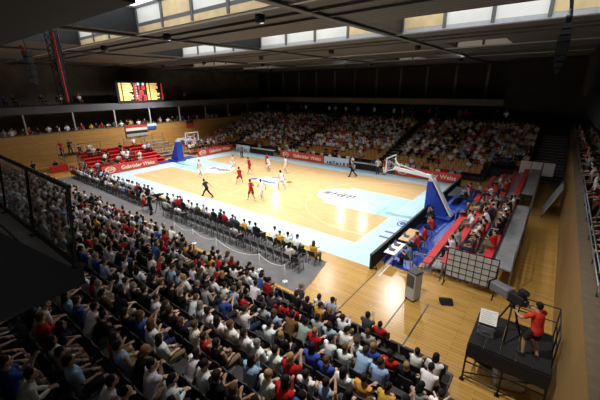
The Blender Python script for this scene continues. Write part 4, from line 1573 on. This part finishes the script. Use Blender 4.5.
t = empty('script_stand', (21.88, -13.45, 1.96), 0.1, 'white printed sheet propped on the grey case by the camera', 'sheet')
q = MB().prism3([(-0.24, -0.2, 0.02), (0.24, -0.2, 0.02), (0.24, 0.08, 0.36), (-0.24, 0.08, 0.36)], (0, 0.012, -0.01), M_PAPER)
q.build('sheet', t)
q = MB()
for i in range(7):
    z = 0.06 + i * 0.042
    y = -0.2 + (z - 0.02) * 0.28 / 0.34 - 0.004
    q.beam((-0.2, y, z), (0.2 - 0.06 * (i % 3), y, z), 0.012, 0.004, mat('grey_print', (150, 152, 156), 0.8, var=0))
q.build('printed_lines', t)
q = MB().beam((-0.2, 0.1, 0.0), (-0.2, 0.07, 0.34), 0.02, 0.02, M_DARK)
q.beam((0.2, 0.1, 0.0), (0.2, 0.07, 0.34), 0.02, 0.02, M_DARK)
q.build('prop', t)
case('equipment_case', (22.75, -13.5, 0.0), (0.8, 0.55, 0.6), 0.3, 'pale equipment case on the floor beneath the camera platform', M_LGREY, M_LGREY)
case('equipment_case', (22.0, -13.0, 0.0), (0.5, 0.4, 0.35), -0.2, 'small dark case on the floor beneath the camera platform', M_DARK, M_GREYP)

# air heater kiosk
t = empty('air_conditioner', (18.75, -10.95, 0), math.radians(-20), 'grey upright air conditioning cabinet standing alone on the wooden floor', 'cabinet')
MB().box((0, 0, 0.74), (0.5, 0.5, 1.32), M_LGREY, bev=0.03).build('body', t)
q = MB().box((0, -0.255, 1.0), (0.38, 0.02, 0.6), M_DARK, bev=0.008)
q.build('outlet', t)
q = MB()
for k in range(7):
    q.box((0, -0.268, 0.76 + k * 0.08), (0.34, 0.02, 0.025), M_STEEL)
q.build('louvre', t)
MB().box((0, 0, 1.42), (0.54, 0.54, 0.05), M_DARK, bev=0.02).build('top_cover', t)
q = MB()
for x in (-.19, .19):
    for y in (-.19, .19):
        q.tube([(x, y - 0.02, 0.05), (x, y + 0.02, 0.05)], 0.05, M_BLACK, 10)
q.build('castors', t)
t = empty('floor_monitor', (20.05, -10.35, 0), 0.5, 'small black wedge loudspeaker on the floor by the mesh fence', 'loudspeaker')
MB().prism3([(-0.26, -0.2, 0), (-0.26, 0.2, 0), (-0.26, 0.2, 0.14), (-0.26, 0.02, 0.2)], (0.52, 0, 0), M_BLACK).build('cabinet', t)
MB().prism3([(-0.22, -0.19, 0.02), (-0.22, 0.0, 0.19), (-0.22, -0.012, 0.2), (-0.22, -0.202, 0.03)], (0.44, 0, 0), M_DARK).build('grille', t)

# tables
def table(name, c, s, rz, label, top=M_LGREY, skirt=None):
    t = empty(name, c, rz, label, 'table')
    MB().box((0, 0, 0.73), (s[0], s[1], 0.03), top, bev=0.01).build('tabletop', t)
    for x in (-1, 1):
        for y in (-1, 1):
            MB().tube([(x * (s[0] / 2 - 0.08), y * (s[1] / 2 - 0.08), 0.0), (x * (s[0] / 2 - 0.08), y * (s[1] / 2 - 0.08), 0.72)], 0.018, M_DARK, 8).build('leg', t)
    if skirt:
        q = MB()
        n = int(s[0] / 0.25)
        for k in range(n):
            x = -s[0] / 2 + s[0] * k / n
            q.b2((x, -s[1] / 2 - 0.02 - 0.012 * (k % 2), 0.03), (x + s[0] / n, -s[1] / 2 - 0.005, 0.72), skirt)
        q.build('table_skirt', t)
    return t
H = math.pi / 2
table('press_table', (16.72, -8.1, 0.0), (1.6, 0.6), H, 'white press table with laptops behind the near end of the black barrier', M_WSTEEL)
table('press_table', (16.72, -6.0, 0.0), (1.9, 0.6), H, 'light wooden press table behind the black barrier', mat('light_wood', (206, 160, 96), 0.45, var=0.12))
table('press_table', (16.78, 4.6, 0.0), (3.0, 0.6), H, 'press table behind the far end of the black barrier', M_DARK)
table('scorers_table', (-10.4, 9.75, 0.016), (4.6, 0.6), 0, 'long black draped table at the far left of the far sideline', M_LGREY, M_BLACK)
table('scorers_table', (5.85, 9.75, 0.016), (3.8, 0.6), 0, 'long black draped table right of the white board on the far sideline', M_LGREY, M_BLACK)
table('camera_table', (-22.6, -11.7, 0.0), (1.8, 0.6), H, 'small table with red cloth at the foot of the wooden left wall', M_REDP, M_REDP)
def laptop(loc, rz, label):
    t = empty('laptop', loc, rz, label, 'laptop')
    MB().box((0, 0, 0.012), (0.34, 0.24, 0.018), M_DARK, bev=0.004).build('base', t)
    q = MB().prism3([(-0.17, 0.12, 0.02), (0.17, 0.12, 0.02), (0.17, 0.19, 0.23), (-0.17, 0.19, 0.23)], (0, 0.012, 0), M_DARK)
    s = q.build('lid', t)
    MB().prism3([(-0.155, 0.122, 0.035), (0.155, 0.122, 0.035), (0.155, 0.182, 0.215), (-0.155, 0.182, 0.215)], (0, -0.003, 0), M_SCREEN).build('screen', s)
laptop((16.72, -8.4, 0.745), H, 'open laptop at the near end of the white press table')
laptop((16.72, -7.7, 0.745), H, 'open laptop at the far end of the white press table')
laptop((16.72, -6.3, 0.745), H, 'open laptop on the light wooden press table')

# scaffold stand for a camera at the left wall
t = empty('camera_platform', (-24.0, -9.6, 0), 0, 'scaffold camera platform against the wooden left wall', 'platform')
MB().box((0, 0, 1.6), (2.0, 2.4, 0.08), M_DARK).build('deck', t)
for x in (-0.95, 0.95):
    for y in (-1.15, 1.15):
        MB().tube([(x, y, 0), (x, y, 2.6)], 0.03, M_STEEL, 8).build('leg', t)
q = MB()
for z in (0.4, 1.1, 2.1, 2.6):
    for y in (-1.15, 1.15):
        q.tube([(-0.95, y, z), (0.95, y, z)], 0.022, M_STEEL, 6)
    q.tube([(-0.95, -1.15, z), (-0.95, 1.15, z)], 0.022, M_STEEL, 6)
    if z != 2.1:
        q.tube([(0.95, -1.15, z), (0.95, 1.15, z)], 0.022, M_STEEL, 6)
for y in (-1.15, 1.15):
    q.tube([(-0.95, y, 0.4), (0.95, y, 1.55)], 0.02, M_STEEL, 6)
q.build('frame', t)
case('equipment_case', (-21.0, -9.5, 0), (0.8, 0.7, 1.0), 0.2, 'pale grey box standing by the red bleacher near the left wall', M_LGREY, M_LGREY)

# rope barrier on the grey matting
stan = [(4.18, -13.55), (6.1, -13.5), (8.25, -13.45), (11.55, -13.3), (13.3, -13.35)]
for i, (x, y) in enumerate(stan):
    t = empty('rope_post', (x, y, 0.012), 0, 'slim white rope post on the grey matting, %s from the left' % nth(i + 1), 'post', 'rope posts in front of the near stand')
    MB().tube([(0, 0, 0), (0, 0, 0.025), (0, 0, 0.04)], [0.15, 0.14, 0.03], M_WSTEEL, 16).build('base', t)
    MB().tube([(0, 0, 0.03), (0, 0, 0.92)], 0.022, M_WSTEEL, 8).build('pole', t)
    MB().ell((0, 0, 0.94), (0.035, 0.035, 0.035), M_WSTEEL, 8, 6).build('cap', t)
q = MB()
P = []
for i in range(len(stan) - 1):
    a, b = stan[i], stan[i + 1]
    for k in range(9):
        u = k / 8
        P.append((a[0] + (b[0] - a[0]) * u, a[1] + (b[1] - a[1]) * u, 0.92 - 0.34 * 4 * u * (1 - u) * min(1, (b[0] - a[0]) / 3)))
q.tube(P, 0.014, M_WHITE, 6)
tag(q.build('rope'), 'white rope hanging between the slim white posts', 'rope')

# ------------------------------------------------------------------ featured people
def head_to(deg):
    return math.radians(deg) - math.pi / 2
W_, R_ = (238, 238, 240), (176, 26, 34)
DK = HAIRS[1]
def player(loc, deg, pose, team, label, skin=0, hair=0, sc=1.1):
    c = W_ if team == 'w' else R_
    return person(pose, (loc[0], loc[1], 0.02), head_to(deg), label, SKINS[skin], HAIRS[hair], ('tank', c), ('shorts', c), 'basketball players on the court', (236, 236, 236), sc)
player((3.15, -5.7), 170, RUN_B, 'r', 'red uniformed player running nearest to the near sideline', 3, 1)
player((-1.52, -2.75), 150, GUARD, 'r', 'red uniformed player crouching left of the centre emblem', 2, 0)
player((-3.62, 0.64), 190, RUN_A, 'r', 'red uniformed player running behind the crouching red player', 1, 0)
player((-3.6, 3.45), 120, WALK, 'r', 'red uniformed player beside a white one towards the far sideline', 0, 2)
player((-2.75, 2.75), 200, GUARD, 'w', 'white uniformed player guarding the red one towards the far sideline', 1, 1)
player((-0.65, 3.3), 180, WALK, 'w', 'white uniformed player walking alone before the middle red board', 0, 0)
player((2.99, -1.6), 165, DRIB, 'w', 'white uniformed player dribbling on the centre emblem', 0, 1)
player((-7.0, 1.1), 10, GUARD, 'w', 'white uniformed player guarding at the left free throw circle', 2, 0)
player((-7.1, -3.4), 20, WALK, 'w', 'white uniformed player at the near side of the left free throw circle', 0, 3)
player((3.9, -5.2), 160, RUN_A, 'w', 'white uniformed player chasing the red player near the near sideline', 1, 0)
q = MB().ell((0, 0, 0.12), (0.12, 0.12, 0.12), M_BALL, 16, 12)
q.ring((0, 0), 0.1195, 0.1215, 0.118, 0.122, M_LINE, n=24)
tag(q.build('basketball', None, (2.55, -1.2, 0.45)), 'orange basketball bouncing beside the white player on the centre emblem', 'ball')
def official(loc, deg, pose, label, shirt, pants=('trousers', (24, 24, 28)), hair=1, kind='tee'):
    return person(pose, loc, head_to(deg), label, SKINS[0], HAIRS[hair], (kind, shirt), pants, None, (24, 24, 26), 1.03)
official((-0.72, -7.3, 0.02), 205, STRIDE, 'referee in grey shirt and black trousers running along the near sideline', (50, 50, 56))
official((6.27, 6.16, 0.02), 200, RUN_B, 'referee in grey shirt running before the black table on the far side', (120, 122, 126))
official((-10.9, 6.2, 0.02), 300, STAND[0], 'referee in grey shirt standing in the far left corner of the court', (110, 112, 118))
official((5.0, 8.3, 0.02), 260, STAND[2], 'man in white shirt standing at the far sideline beside the running referee', (240, 240, 240))
official((7.9, 8.7, 0.02), 265, STAND[3], 'standing man in white shirt right of the black table, far sideline', (236, 236, 236), ('trousers', (60, 60, 70)))
official((8.6, 8.9, 0.02), 250, STAND[0], 'standing person in red shirt right of the black table, far sideline', (190, 36, 40), ('shorts', (190, 36, 40)))
official((-21.6, -14.2, 0.0), 30, STAND[3], 'man in black standing alone before the wooden left wall', (20, 20, 22), hair=0)
def seated(loc, deg, pose, label, shirt, pants=('trousers', (34, 36, 44)), hair=1, kind='tee', hk='short', skin=0):
    return person(pose, loc, head_to(deg), label, SKINS[skin], HAIRS[hair], (kind, shirt), pants, None, (40, 40, 44), 1.0, hk)
PRESS = [((17.55, -8.3), 180, TYPIST, 'man in grey blue shirt typing at the white press table', (118, 140, 176)),
         ((17.4, -6.6), 180, TYPIST, 'person in red shirt at the light wooden press table, near seat', (214, 60, 58)),
         ((17.4, -5.5), 180, SIT[6], 'person in red shirt at the light wooden press table, far seat', (206, 52, 54)),
         ((17.3, -3.7), 170, PHOTO, 'photographer in red shirt beside the blue basketball stand', (216, 58, 58)),
         ((17.6, 3.9), 180, SIT[1], 'man in dark shirt at the far press table, near seat', (40, 42, 48)),
         ((17.6, 4.9), 180, TYPIST, 'man in white shirt at the far press table, middle seat', (232, 232, 232)),
         ((17.6, 5.9), 180, SIT[4], 'person in red shirt at the far press table, far seat', (208, 56, 56))]
CHAIR0 = make_chair()
_chairs = [0]
def chair_at(loc, rz, label, group):
    if _chairs[0] == 0:
        CHAIR0.location = loc
        CHAIR0.rotation_euler = (0, 0, rz)
        tag(CHAIR0, label, 'chair', group)
    else:
        copy_tree(CHAIR0, loc, rz, label, group)
    _chairs[0] += 1
for (x, y), d, ps, lb, c in PRESS:
    seated((x, y, 0.012), d, ps, lb, c)
    chair_at((x, y, 0.012), head_to(d), 'black press chair under the ' + lb.replace(' at the', ', at the').replace('typing, at', 'typing at').replace('the light wooden', 'wooden'), 'press chairs')
person(PHOTO, (16.75, -1.9, 0.012), head_to(175), 'photographer with raised camera crouching at the black barrier', SKINS[0], HAIRS[1], ('tee', (60, 56, 54)), ('trousers', (40, 42, 50)), None, (40, 40, 44), 1.0)
chair_at((16.75, -1.9, 0.012), head_to(175), 'black chair under the photographer crouching at the black barrier', 'press chairs')
person(CAMMAN, (23.08, -13.75, 1.5), head_to(140), 'cameraman in red shirt and dark shorts behind the large television camera', SKINS[1], HAIRS[1], ('tee', (220, 60, 50)), ('shorts', (46, 40, 42)), None, (50, 48, 48), 1.05)
person(CAMMAN, (-24.0, -9.7, 1.64), head_to(20), 'camera operator in black on the scaffold platform, left wall', SKINS[0], HAIRS[1], ('tee', (30, 30, 34)), ('trousers', (34, 34, 40)), None, (30, 30, 30), 1.0)
person(STAND[3], (-23.9, -10.6, 1.64), head_to(10), 'camera operator in red on the scaffold platform, left wall', SKINS[0], HAIRS[2], ('tee', (200, 60, 50)), ('trousers', (34, 34, 40)), None, (30, 30, 30), 1.0)
person(SIT[2], (-23.4, -11.7, 0.0), head_to(0), 'seated person in black behind the red clothed table, left wall', SKINS[0], HAIRS[1], ('tee', (30, 30, 34)), ('trousers', (34, 34, 40)), None, (30, 30, 30), 1.0)
chair_at((-23.4, -11.7, 0.0), head_to(0), 'black chair behind the red clothed table at the left wall', 'press chairs')
seated((-1.8, -12.35, 0.012), 75, SIT[6], 'camera assistant in red shirt seated on the grey matting', (214, 60, 54))
chair_at((-1.8, -12.35, 0.012), head_to(75), 'black chair under the red shirted camera assistant on the grey matting', 'press chairs')
person(CAMMAN, (-0.75, -12.5, 0.012), head_to(80), 'camera operator in black standing on the grey matting', SKINS[0], HAIRS[1], ('tee', (30, 30, 34)), ('trousers', (34, 34, 40)), None, (30, 30, 30), 1.0)
t = empty('video_camera', (-0.72, -11.75, 1.32), head_to(80), 'black video camera on a tripod on the grey matting', 'camera')
MB().box((0, 0, 0.06), (0.16, 0.42, 0.2), M_BLACK, bev=0.02).build('camera_body', t)
MB().tube([(0, 0.2, 0.06), (0, 0.42, 0.06)], [0.07, 0.085], M_DARK, 12).build('lens', t)
t = empty('tripod', (-0.72, -11.75, 0.012), 0, 'tripod of the video camera on the grey matting', 'tripod')
for k in range(3):
    a = math.radians(30 + 120 * k)
    MB().tube([(0, 0, 1.25), (0.42 * math.cos(a), 0.42 * math.sin(a), 0.01)], [0.03, 0.02], M_BLACK, 8).build('leg', t)
MB().tube([(0, 0, 1.2), (0, 0, 1.36)], 0.06, M_BLACK, 10).build('head', t)

# ------------------------------------------------------------------ seats and crowd, row by row
SLOTS = []      # area, loc, rz, pose list index, label tail, standing
CR = random.Random(11)
def slot(area, loc, rz, tail, standing=False, pose=None):
    SLOTS.append(dict(area=area, loc=loc, rz=rz, tail=tail, standing=standing, pose=pose))
def on_picture(p, mar=14):
    q = project(p)
    return q is not None and -mar < q[0] < 600 + mar and -mar < q[1] < 400 + mar
def behind_balcony(p):
    d = V(p) - CAM_P
    t = (17.65 - CAM_P.x) / d.x if abs(d.x) > 1e-6 else -1
    if not 0 < t < 1:
        return False
    h = CAM_P + d * t
    return h.y < -22.56 and 6.4 < h.z < 6.76 + (-22.62 - h.y) * 1.1
NEARSEATS = []
for i in range(NROWS):
    y, z = near_row(i)
    n = 0
    x = 20.95 if i < 2 else 21.5
    while x > NX0 + 0.4:
        n += 1
        sx = x
        x -= 0.51
        if -3.4 < sx < -2.4:
            continue
        p = (sx, y, z)
        if not on_picture((sx, y, z + 0.8), 40):
            continue
        NEARSEATS.append((i, n, p))
        occ = 0.9
        if i == 0:
            occ = 0.12 if sx > 19.2 else 0.6 if sx > 6 else 0.85
        elif i == 1:
            occ = 0.35 if sx > 19.5 else 0.8
        elif i >= 8 and sx > 14:
            occ = 0.82
        if CR.random() < occ:
            slot('near', p, head_to(90 + CR.uniform(-8, 8)), '%s seat from platform end, %s row of near stand' % (nth(n), nth(i + 1)))
WOODSEATS = []
for i in range(FROWS):
    y, z = far_row(i)
    n = 0
    x = -26.2
    while x < 20.9:
        n += 1
        sx = x
        x += 0.52
        if any(abs(sx - a) < 0.8 for a in AISLES) or (i < 3 and sx > 17.2):
            continue
        WOODSEATS.append((i, n, (sx, y, z)))
        occ = (0.25, 0.4, 0.75, 0.85)[min(i, 3)] if sx < 4 else (0.08, 0.12, 0.5, 0.8)[min(i, 3)]
        if i > 3:
            occ = 0.88
        if sx > 18:
            occ *= 0.85
        if CR.random() < occ:
            slot('far', (sx, y, z), head_to(270 + CR.uniform(-10, 10)), '%s row of the far stand, %s seat from the left wall' % (nth(i + 1), nth(n)))
for r in range(4):
    for k in range(17):
        y = -7.3 + k * 0.52
        occ = 0.05 if r == 0 else 0.25 if r == 1 else 0.85 if y > -6.6 else 0.3
        if CR.random() < occ:
            slot('bleacher', (BLX + r * BLP - 0.02, y, r * BLR + 0.08), head_to(180), '%s place from the mesh fence, %s row of right bleacher' % (nth(k + 1), nth(r + 1)))
for r, y in ((0, 6.0), (1, 4.6), (1, 8.4), (2, 5.2), (2, 5.8)):
    slot('bleacher_far', (BLX + r * BLP - 0.02, y, r * 0.36 + 0.08), head_to(180), '%s row of the mostly empty right bleacher, %s person there' % (nth(r + 1), 'nearer' if (r, y) in ((1, 4.6), (2, 5.2)) else 'farther' if r else 'only'))
for r in range(6):
    for k in range(15):
        y = -9.2 + k * 0.54
        if CR.random() < (0.25, 0.35, 0.4, 0.35, 0.3, 0.4)[r]:
            slot('red', (-18.0 - r * BLP + 0.02, y, r * 0.3 + 0.08), head_to(0), '%s row of the red bleacher, %s place' % (nth(r + 1), nth(k + 1)))
for r in range(4):
    for k in range(13):
        if CR.random() < 0.55:
            slot('red', (-18.2 - r * BLP + 0.02, 3.7 + k * 0.55, r * 0.3 + 0.08), head_to(0), '%s row of the bleacher right of the far basket, %s place' % (nth(r + 1), nth(k + 1)))
# gallery visitors
y = -14.6
while y < 25.5:
    if CR.random() < 0.8:
        slot('gallery', (-27.75 - CR.uniform(0, 0.3), y, 3.05), head_to(CR.uniform(-15, 15)), 'left gallery', True)
    if CR.random() < 0.35:
        slot('gallery', (-28.8, y + 0.3, 3.05), head_to(0), 'left gallery', True)
    y += CR.uniform(0.55, 1.1)
for k in range(18):
    slot('gallery', (-28.6 - CR.uniform(0, 2), CR.uniform(-14, 16), 7.2), head_to(0), 'upper left gallery', False)
x = -26
while x < 20:
    if CR.random() < 0.55:
        slot('gallery', (x, 27.2 + CR.uniform(0, 1.2), 4.3), head_to(270), 'far gallery', True)
    x += CR.uniform(0.6, 1.6)
n = 0
y = 27.0
while y > -13.5:
    n += 1
    if CR.random() < 0.85:
        slot('right', (24.62, y, 3.05), head_to(180 + CR.uniform(-25, 25)), 'at the right wall rail, %s from far end' % nth(n), True, CR.choice([0, 1, 1, 2]))
    for r in (1, 2, 3):
        if CR.random() < 0.7:
            slot('right', (24.5 + 0.9 * r + 0.05, y + 0.1, 3.05 + 0.35 * r), head_to(180), '%s row behind right wall, %s from far end' % (nth(r + 1), nth(n)), False)
    y -= CR.uniform(0.6, 0.9)
# courtside chairs on the matting
def court_line(x, k):
    return -10.62 - 0.012 * (x + 19) - k * 1.02
cn = 0
for k in range(2):
    x = 13.4 - k * 0.3
    n = 0
    while x > -18.4:
        n += 1
        y = court_line(x, k)
        if not (k == 1 and -2.6 < x < 0.2):
            chair_at((x, y, 0.012), head_to(90), '%s chair from the right end of the %s courtside row' % (nth(n), ('front', 'rear')[k]), 'black courtside chairs on the grey matting')
            occ = 0.93 if k == 0 else (0.9 if x < -3 else 0.25 if x < 4 else 0.08)
            if CR.random() < occ:
                slot('courtside', (x, y, 0.012), head_to(90 + CR.uniform(-8, 8)), '%s chair from the right end, %s courtside row' % (nth(n), ('front', 'rear')[k]))
        x -= 0.6
# bench people along the far sideline
n = 0
x = -13.5
while x < 15.8:
    n += 1
    if CR.random() < 0.72:
        yy = 10.75 + CR.uniform(0, 0.15)
        chair_at((x, yy, 0.0), head_to(270), '%s black chair from the left behind the far sideline boards' % nth(n), 'bench chairs along the far sideline')
        slot('bench', (x, yy, 0.0), head_to(270), '%s bench place from the left behind the far sideline boards' % nth(n))
    x += 0.66

# the largest ones in the picture become individuals
n_feat = sum(1 for o in bpy.data.objects if o.name.split('.')[0] == 'person')
cand = []
for s_ in SLOTS:
    p = V(s_['loc']) + V((0, 0, 0.9 if not s_['standing'] else 1.35))
    q = project(p)
    s_['z'] = q[2] if q else 999
    ok = q is not None and -8 < q[0] < 608 and -8 < q[1] < 404 and not behind_balcony(p)
    if s_['area'] == 'right' and not s_['standing'] and s_['loc'][0] > 25.5:
        ok = False
    if ok:
        cand.append(s_)
cand.sort(key=lambda s_: s_['z'])
IND = cand[:300 - n_feat]
ids = set(id(s_) for s_ in IND)
GROUPS = {'near': 'spectators in the near stand', 'courtside': 'spectators on the courtside chairs', 'bleacher': 'spectators on the right bleacher',
          'bleacher_far': 'spectators on the empty right bleacher', 'right': 'spectators behind the right wall', 'bench': 'people along the far sideline'}
sit_items, stand_items = [], []
shirt_text = None
NUM = min((s_ for s_ in IND if s_['area'] == 'near'), key=lambda s_: (lambda q: (q[0] - 311) ** 2 + (q[1] - 378) ** 2)(project(V(s_['loc']) + V((0, 0, 0.9)))))
for s_ in SLOTS:
    sn, sc_ = pick_shirt(CR)
    tn, tk, tc = CR.choice(TROUS)
    hi = CR.choice([0, 0, 0, 0, 1, 1, 1, 1, 1, 2, 2, 3, 4, 5])
    sk = CR.choice(SKINS)
    scl = CR.uniform(0.95, 1.07) if not s_['standing'] else CR.uniform(0.95, 1.04)
    hk = CR.choice(['short'] * 6 + ['long', 'long', 'tail'])
    kind = CR.choice(['tee', 'tee', 'tee', 'tee', 'long', 'tank'])
    if s_['standing']:
        pi = s_['pose'] if s_['pose'] is not None else CR.choice([0, 1, 1, 2, 3])
    else:
        pi = s_['pose'] if s_['pose'] is not None else CR.choice([0, 0, 0, 1, 2, 2, 3, 4, 5, 6])
    if s_ is NUM:
        pi, kind, sn, sc_, hk = 0, 'tee', 'white', (240, 240, 240), 'short'
    if id(s_) in ids:
        ps = (STAND if s_['standing'] else SIT)[pi]
        cl = {'tee': 'T-shirt', 'long': 'pullover', 'tank': 'vest top'}[kind]
        lab = 'spectator in %s %s, %s hair, %s' % (sn, cl, HAIRN[hi], s_['tail'])
        if len(lab.split()) > 16:
            lab = 'spectator in %s %s, %s' % (sn, cl, s_['tail'])
        o = person(ps, s_['loc'], s_['rz'], lab, sk, HAIRS[hi], (kind, sc_), (tk, tc), GROUPS.get(s_['area']), None, scl, hk)
        if s_ is NUM:
            shirt_text = (o, ps)
    else:
        t = (LODT if s_['standing'] else LODS)[pi]
        (stand_items if s_['standing'] else sit_items).append((t, s_['loc'], s_['rz'], scl, [sk, HAIRS[hi], sc_, tc]))
MC = mat_attr('crowd_cloth')
o = link('seated_crowd', crowd_mesh('seated_crowd', sit_items, MC))
tag(o, 'mass of seated spectators filling the far stand, end bleachers and distant rows', 'crowd', None, 'stuff')
o = link('standing_crowd', crowd_mesh('standing_crowd', stand_items, MC))
tag(o, 'standing spectators lined up in the dark left and far galleries', 'crowd', None, 'stuff')
if shirt_text:
    o, ps = shirt_text
    for ch in o.children:
        if ch.name.startswith('shirt'):
            setcol(ch, (232, 232, 230))
            me = text_mesh('23', 0.26, M_PRINTK, 0.006, 0.012)
            me.transform(Matrix.Rotation(math.pi / 2, 4, 'X'))
            k = link('shirt_number', me, o, tuple(ps.pelvis + ps.u * 0.39 + V((0, -0.146, 0))))
    o['label'] = 'spectator, white T-shirt with dark number, ' + o['label'].split(', ')[-2] + ', ' + o['label'].split(', ')[-1]

# seats: the largest 300 individually, the rest as one mass
seat0 = make_stand_seat()
NEARSEATS.sort(key=lambda s_: (V(s_[2]) - CAM_P).length)
def seat_items(root, mts):
    out = []
    vs, fs_, ti = [], [], []
    for ch in KIDS[root.name]:
        me = ch.data
        o_ = len(vs)
        vs += [tuple(v.co) for v in me.vertices]
        fs_ += [tuple(i + o_ for i in p.vertices) for p in me.polygons]
        ti += [0] * len(me.polygons)
    return np.array(vs), fs_, np.array(ti)
tpl = seat_items(seat0, None)
first = True
rest = []
for i, n, p in NEARSEATS:
    q = project(V(p) + V((0, -0.2, 0.7)))
    if len(rest) == 0 and _chairs.__len__() == 1:
        _chairs.append(0)
    if _chairs[1] < 300 and q and -4 < q[0] < 604 and -4 < q[1] < 404 and not behind_balcony(p):
        lb = 'dark folding seat, %s from platform end, %s row of near stand' % (nth(n), nth(i + 1))
        if first:
            seat0.location = p
            tag(seat0, lb, 'seat', 'dark folding seats of the near stand')
            first = False
        else:
            copy_tree(seat0, p, 0, lb, 'dark folding seats of the near stand')
        _chairs[1] += 1
    else:
        rest.append((tpl, p, 0, 1.0, [(40, 36, 36)]))
o = link('folding_seats', crowd_mesh('folding_seats', rest, mat_attr('seat_shell', 0.6)))
tag(o, 'remaining dark folding seats along the left rows of the near stand', 'seats', None, 'stuff')

def wood_seat_mesh():
    mb = MB()
    mb.box((0, -0.02, 0.43), (0.46, 0.42, 0.05), M_SEATW, bev=0.015)
    rings = []
    for z, y, wd in ((0.46, -0.20, 0.22), (0.66, -0.25, 0.235), (0.84, -0.30, 0.2)):
        rings.append([(-wd, y, z), (0, y - 0.03, z), (wd, y, z), (wd, y - 0.03, z), (0, y - 0.06, z), (-wd, y - 0.03, z)])
    mb.loft(rings, M_SEATW, smooth=False)
    mb.box((0, -0.05, 0.2), (0.08, 0.2, 0.42), M_DARK)
    return mb
wm = wood_seat_mesh()
wme = wm.mesh('wooden_seat')
WOODSEATS.sort(key=lambda s_: (V(s_[2]) - CAM_P).length - (3 if s_[0] < 3 else 0))
tw = (np.array([tuple(v) for v in wm.v]), wm.f, np.array([0 if wm.mats[k] == M_SEATW else 1 for k in wm.m]))
rest, k = [], 0
for i, n, p in WOODSEATS:
    if k < 300 and i < 9:
        o = link('wooden_seat', wme)
        o.location = p
        o.rotation_euler = (0, 0, math.pi)
        tag(o, 'wooden shell seat, %s row of the far stand, %s from the left wall' % (nth(i + 1), nth(n)), 'seat', 'wooden seats of the far stand')
        k += 1
    else:
        rest.append((tw, p, math.pi, 1.0, [(178, 130, 64), (40, 40, 42)]))
o = link('wooden_seats', crowd_mesh('wooden_seats', rest, mat_attr('wood_shell', 0.55)))
tag(o, 'remaining wooden shell seats of the far stand', 'seats', None, 'stuff')
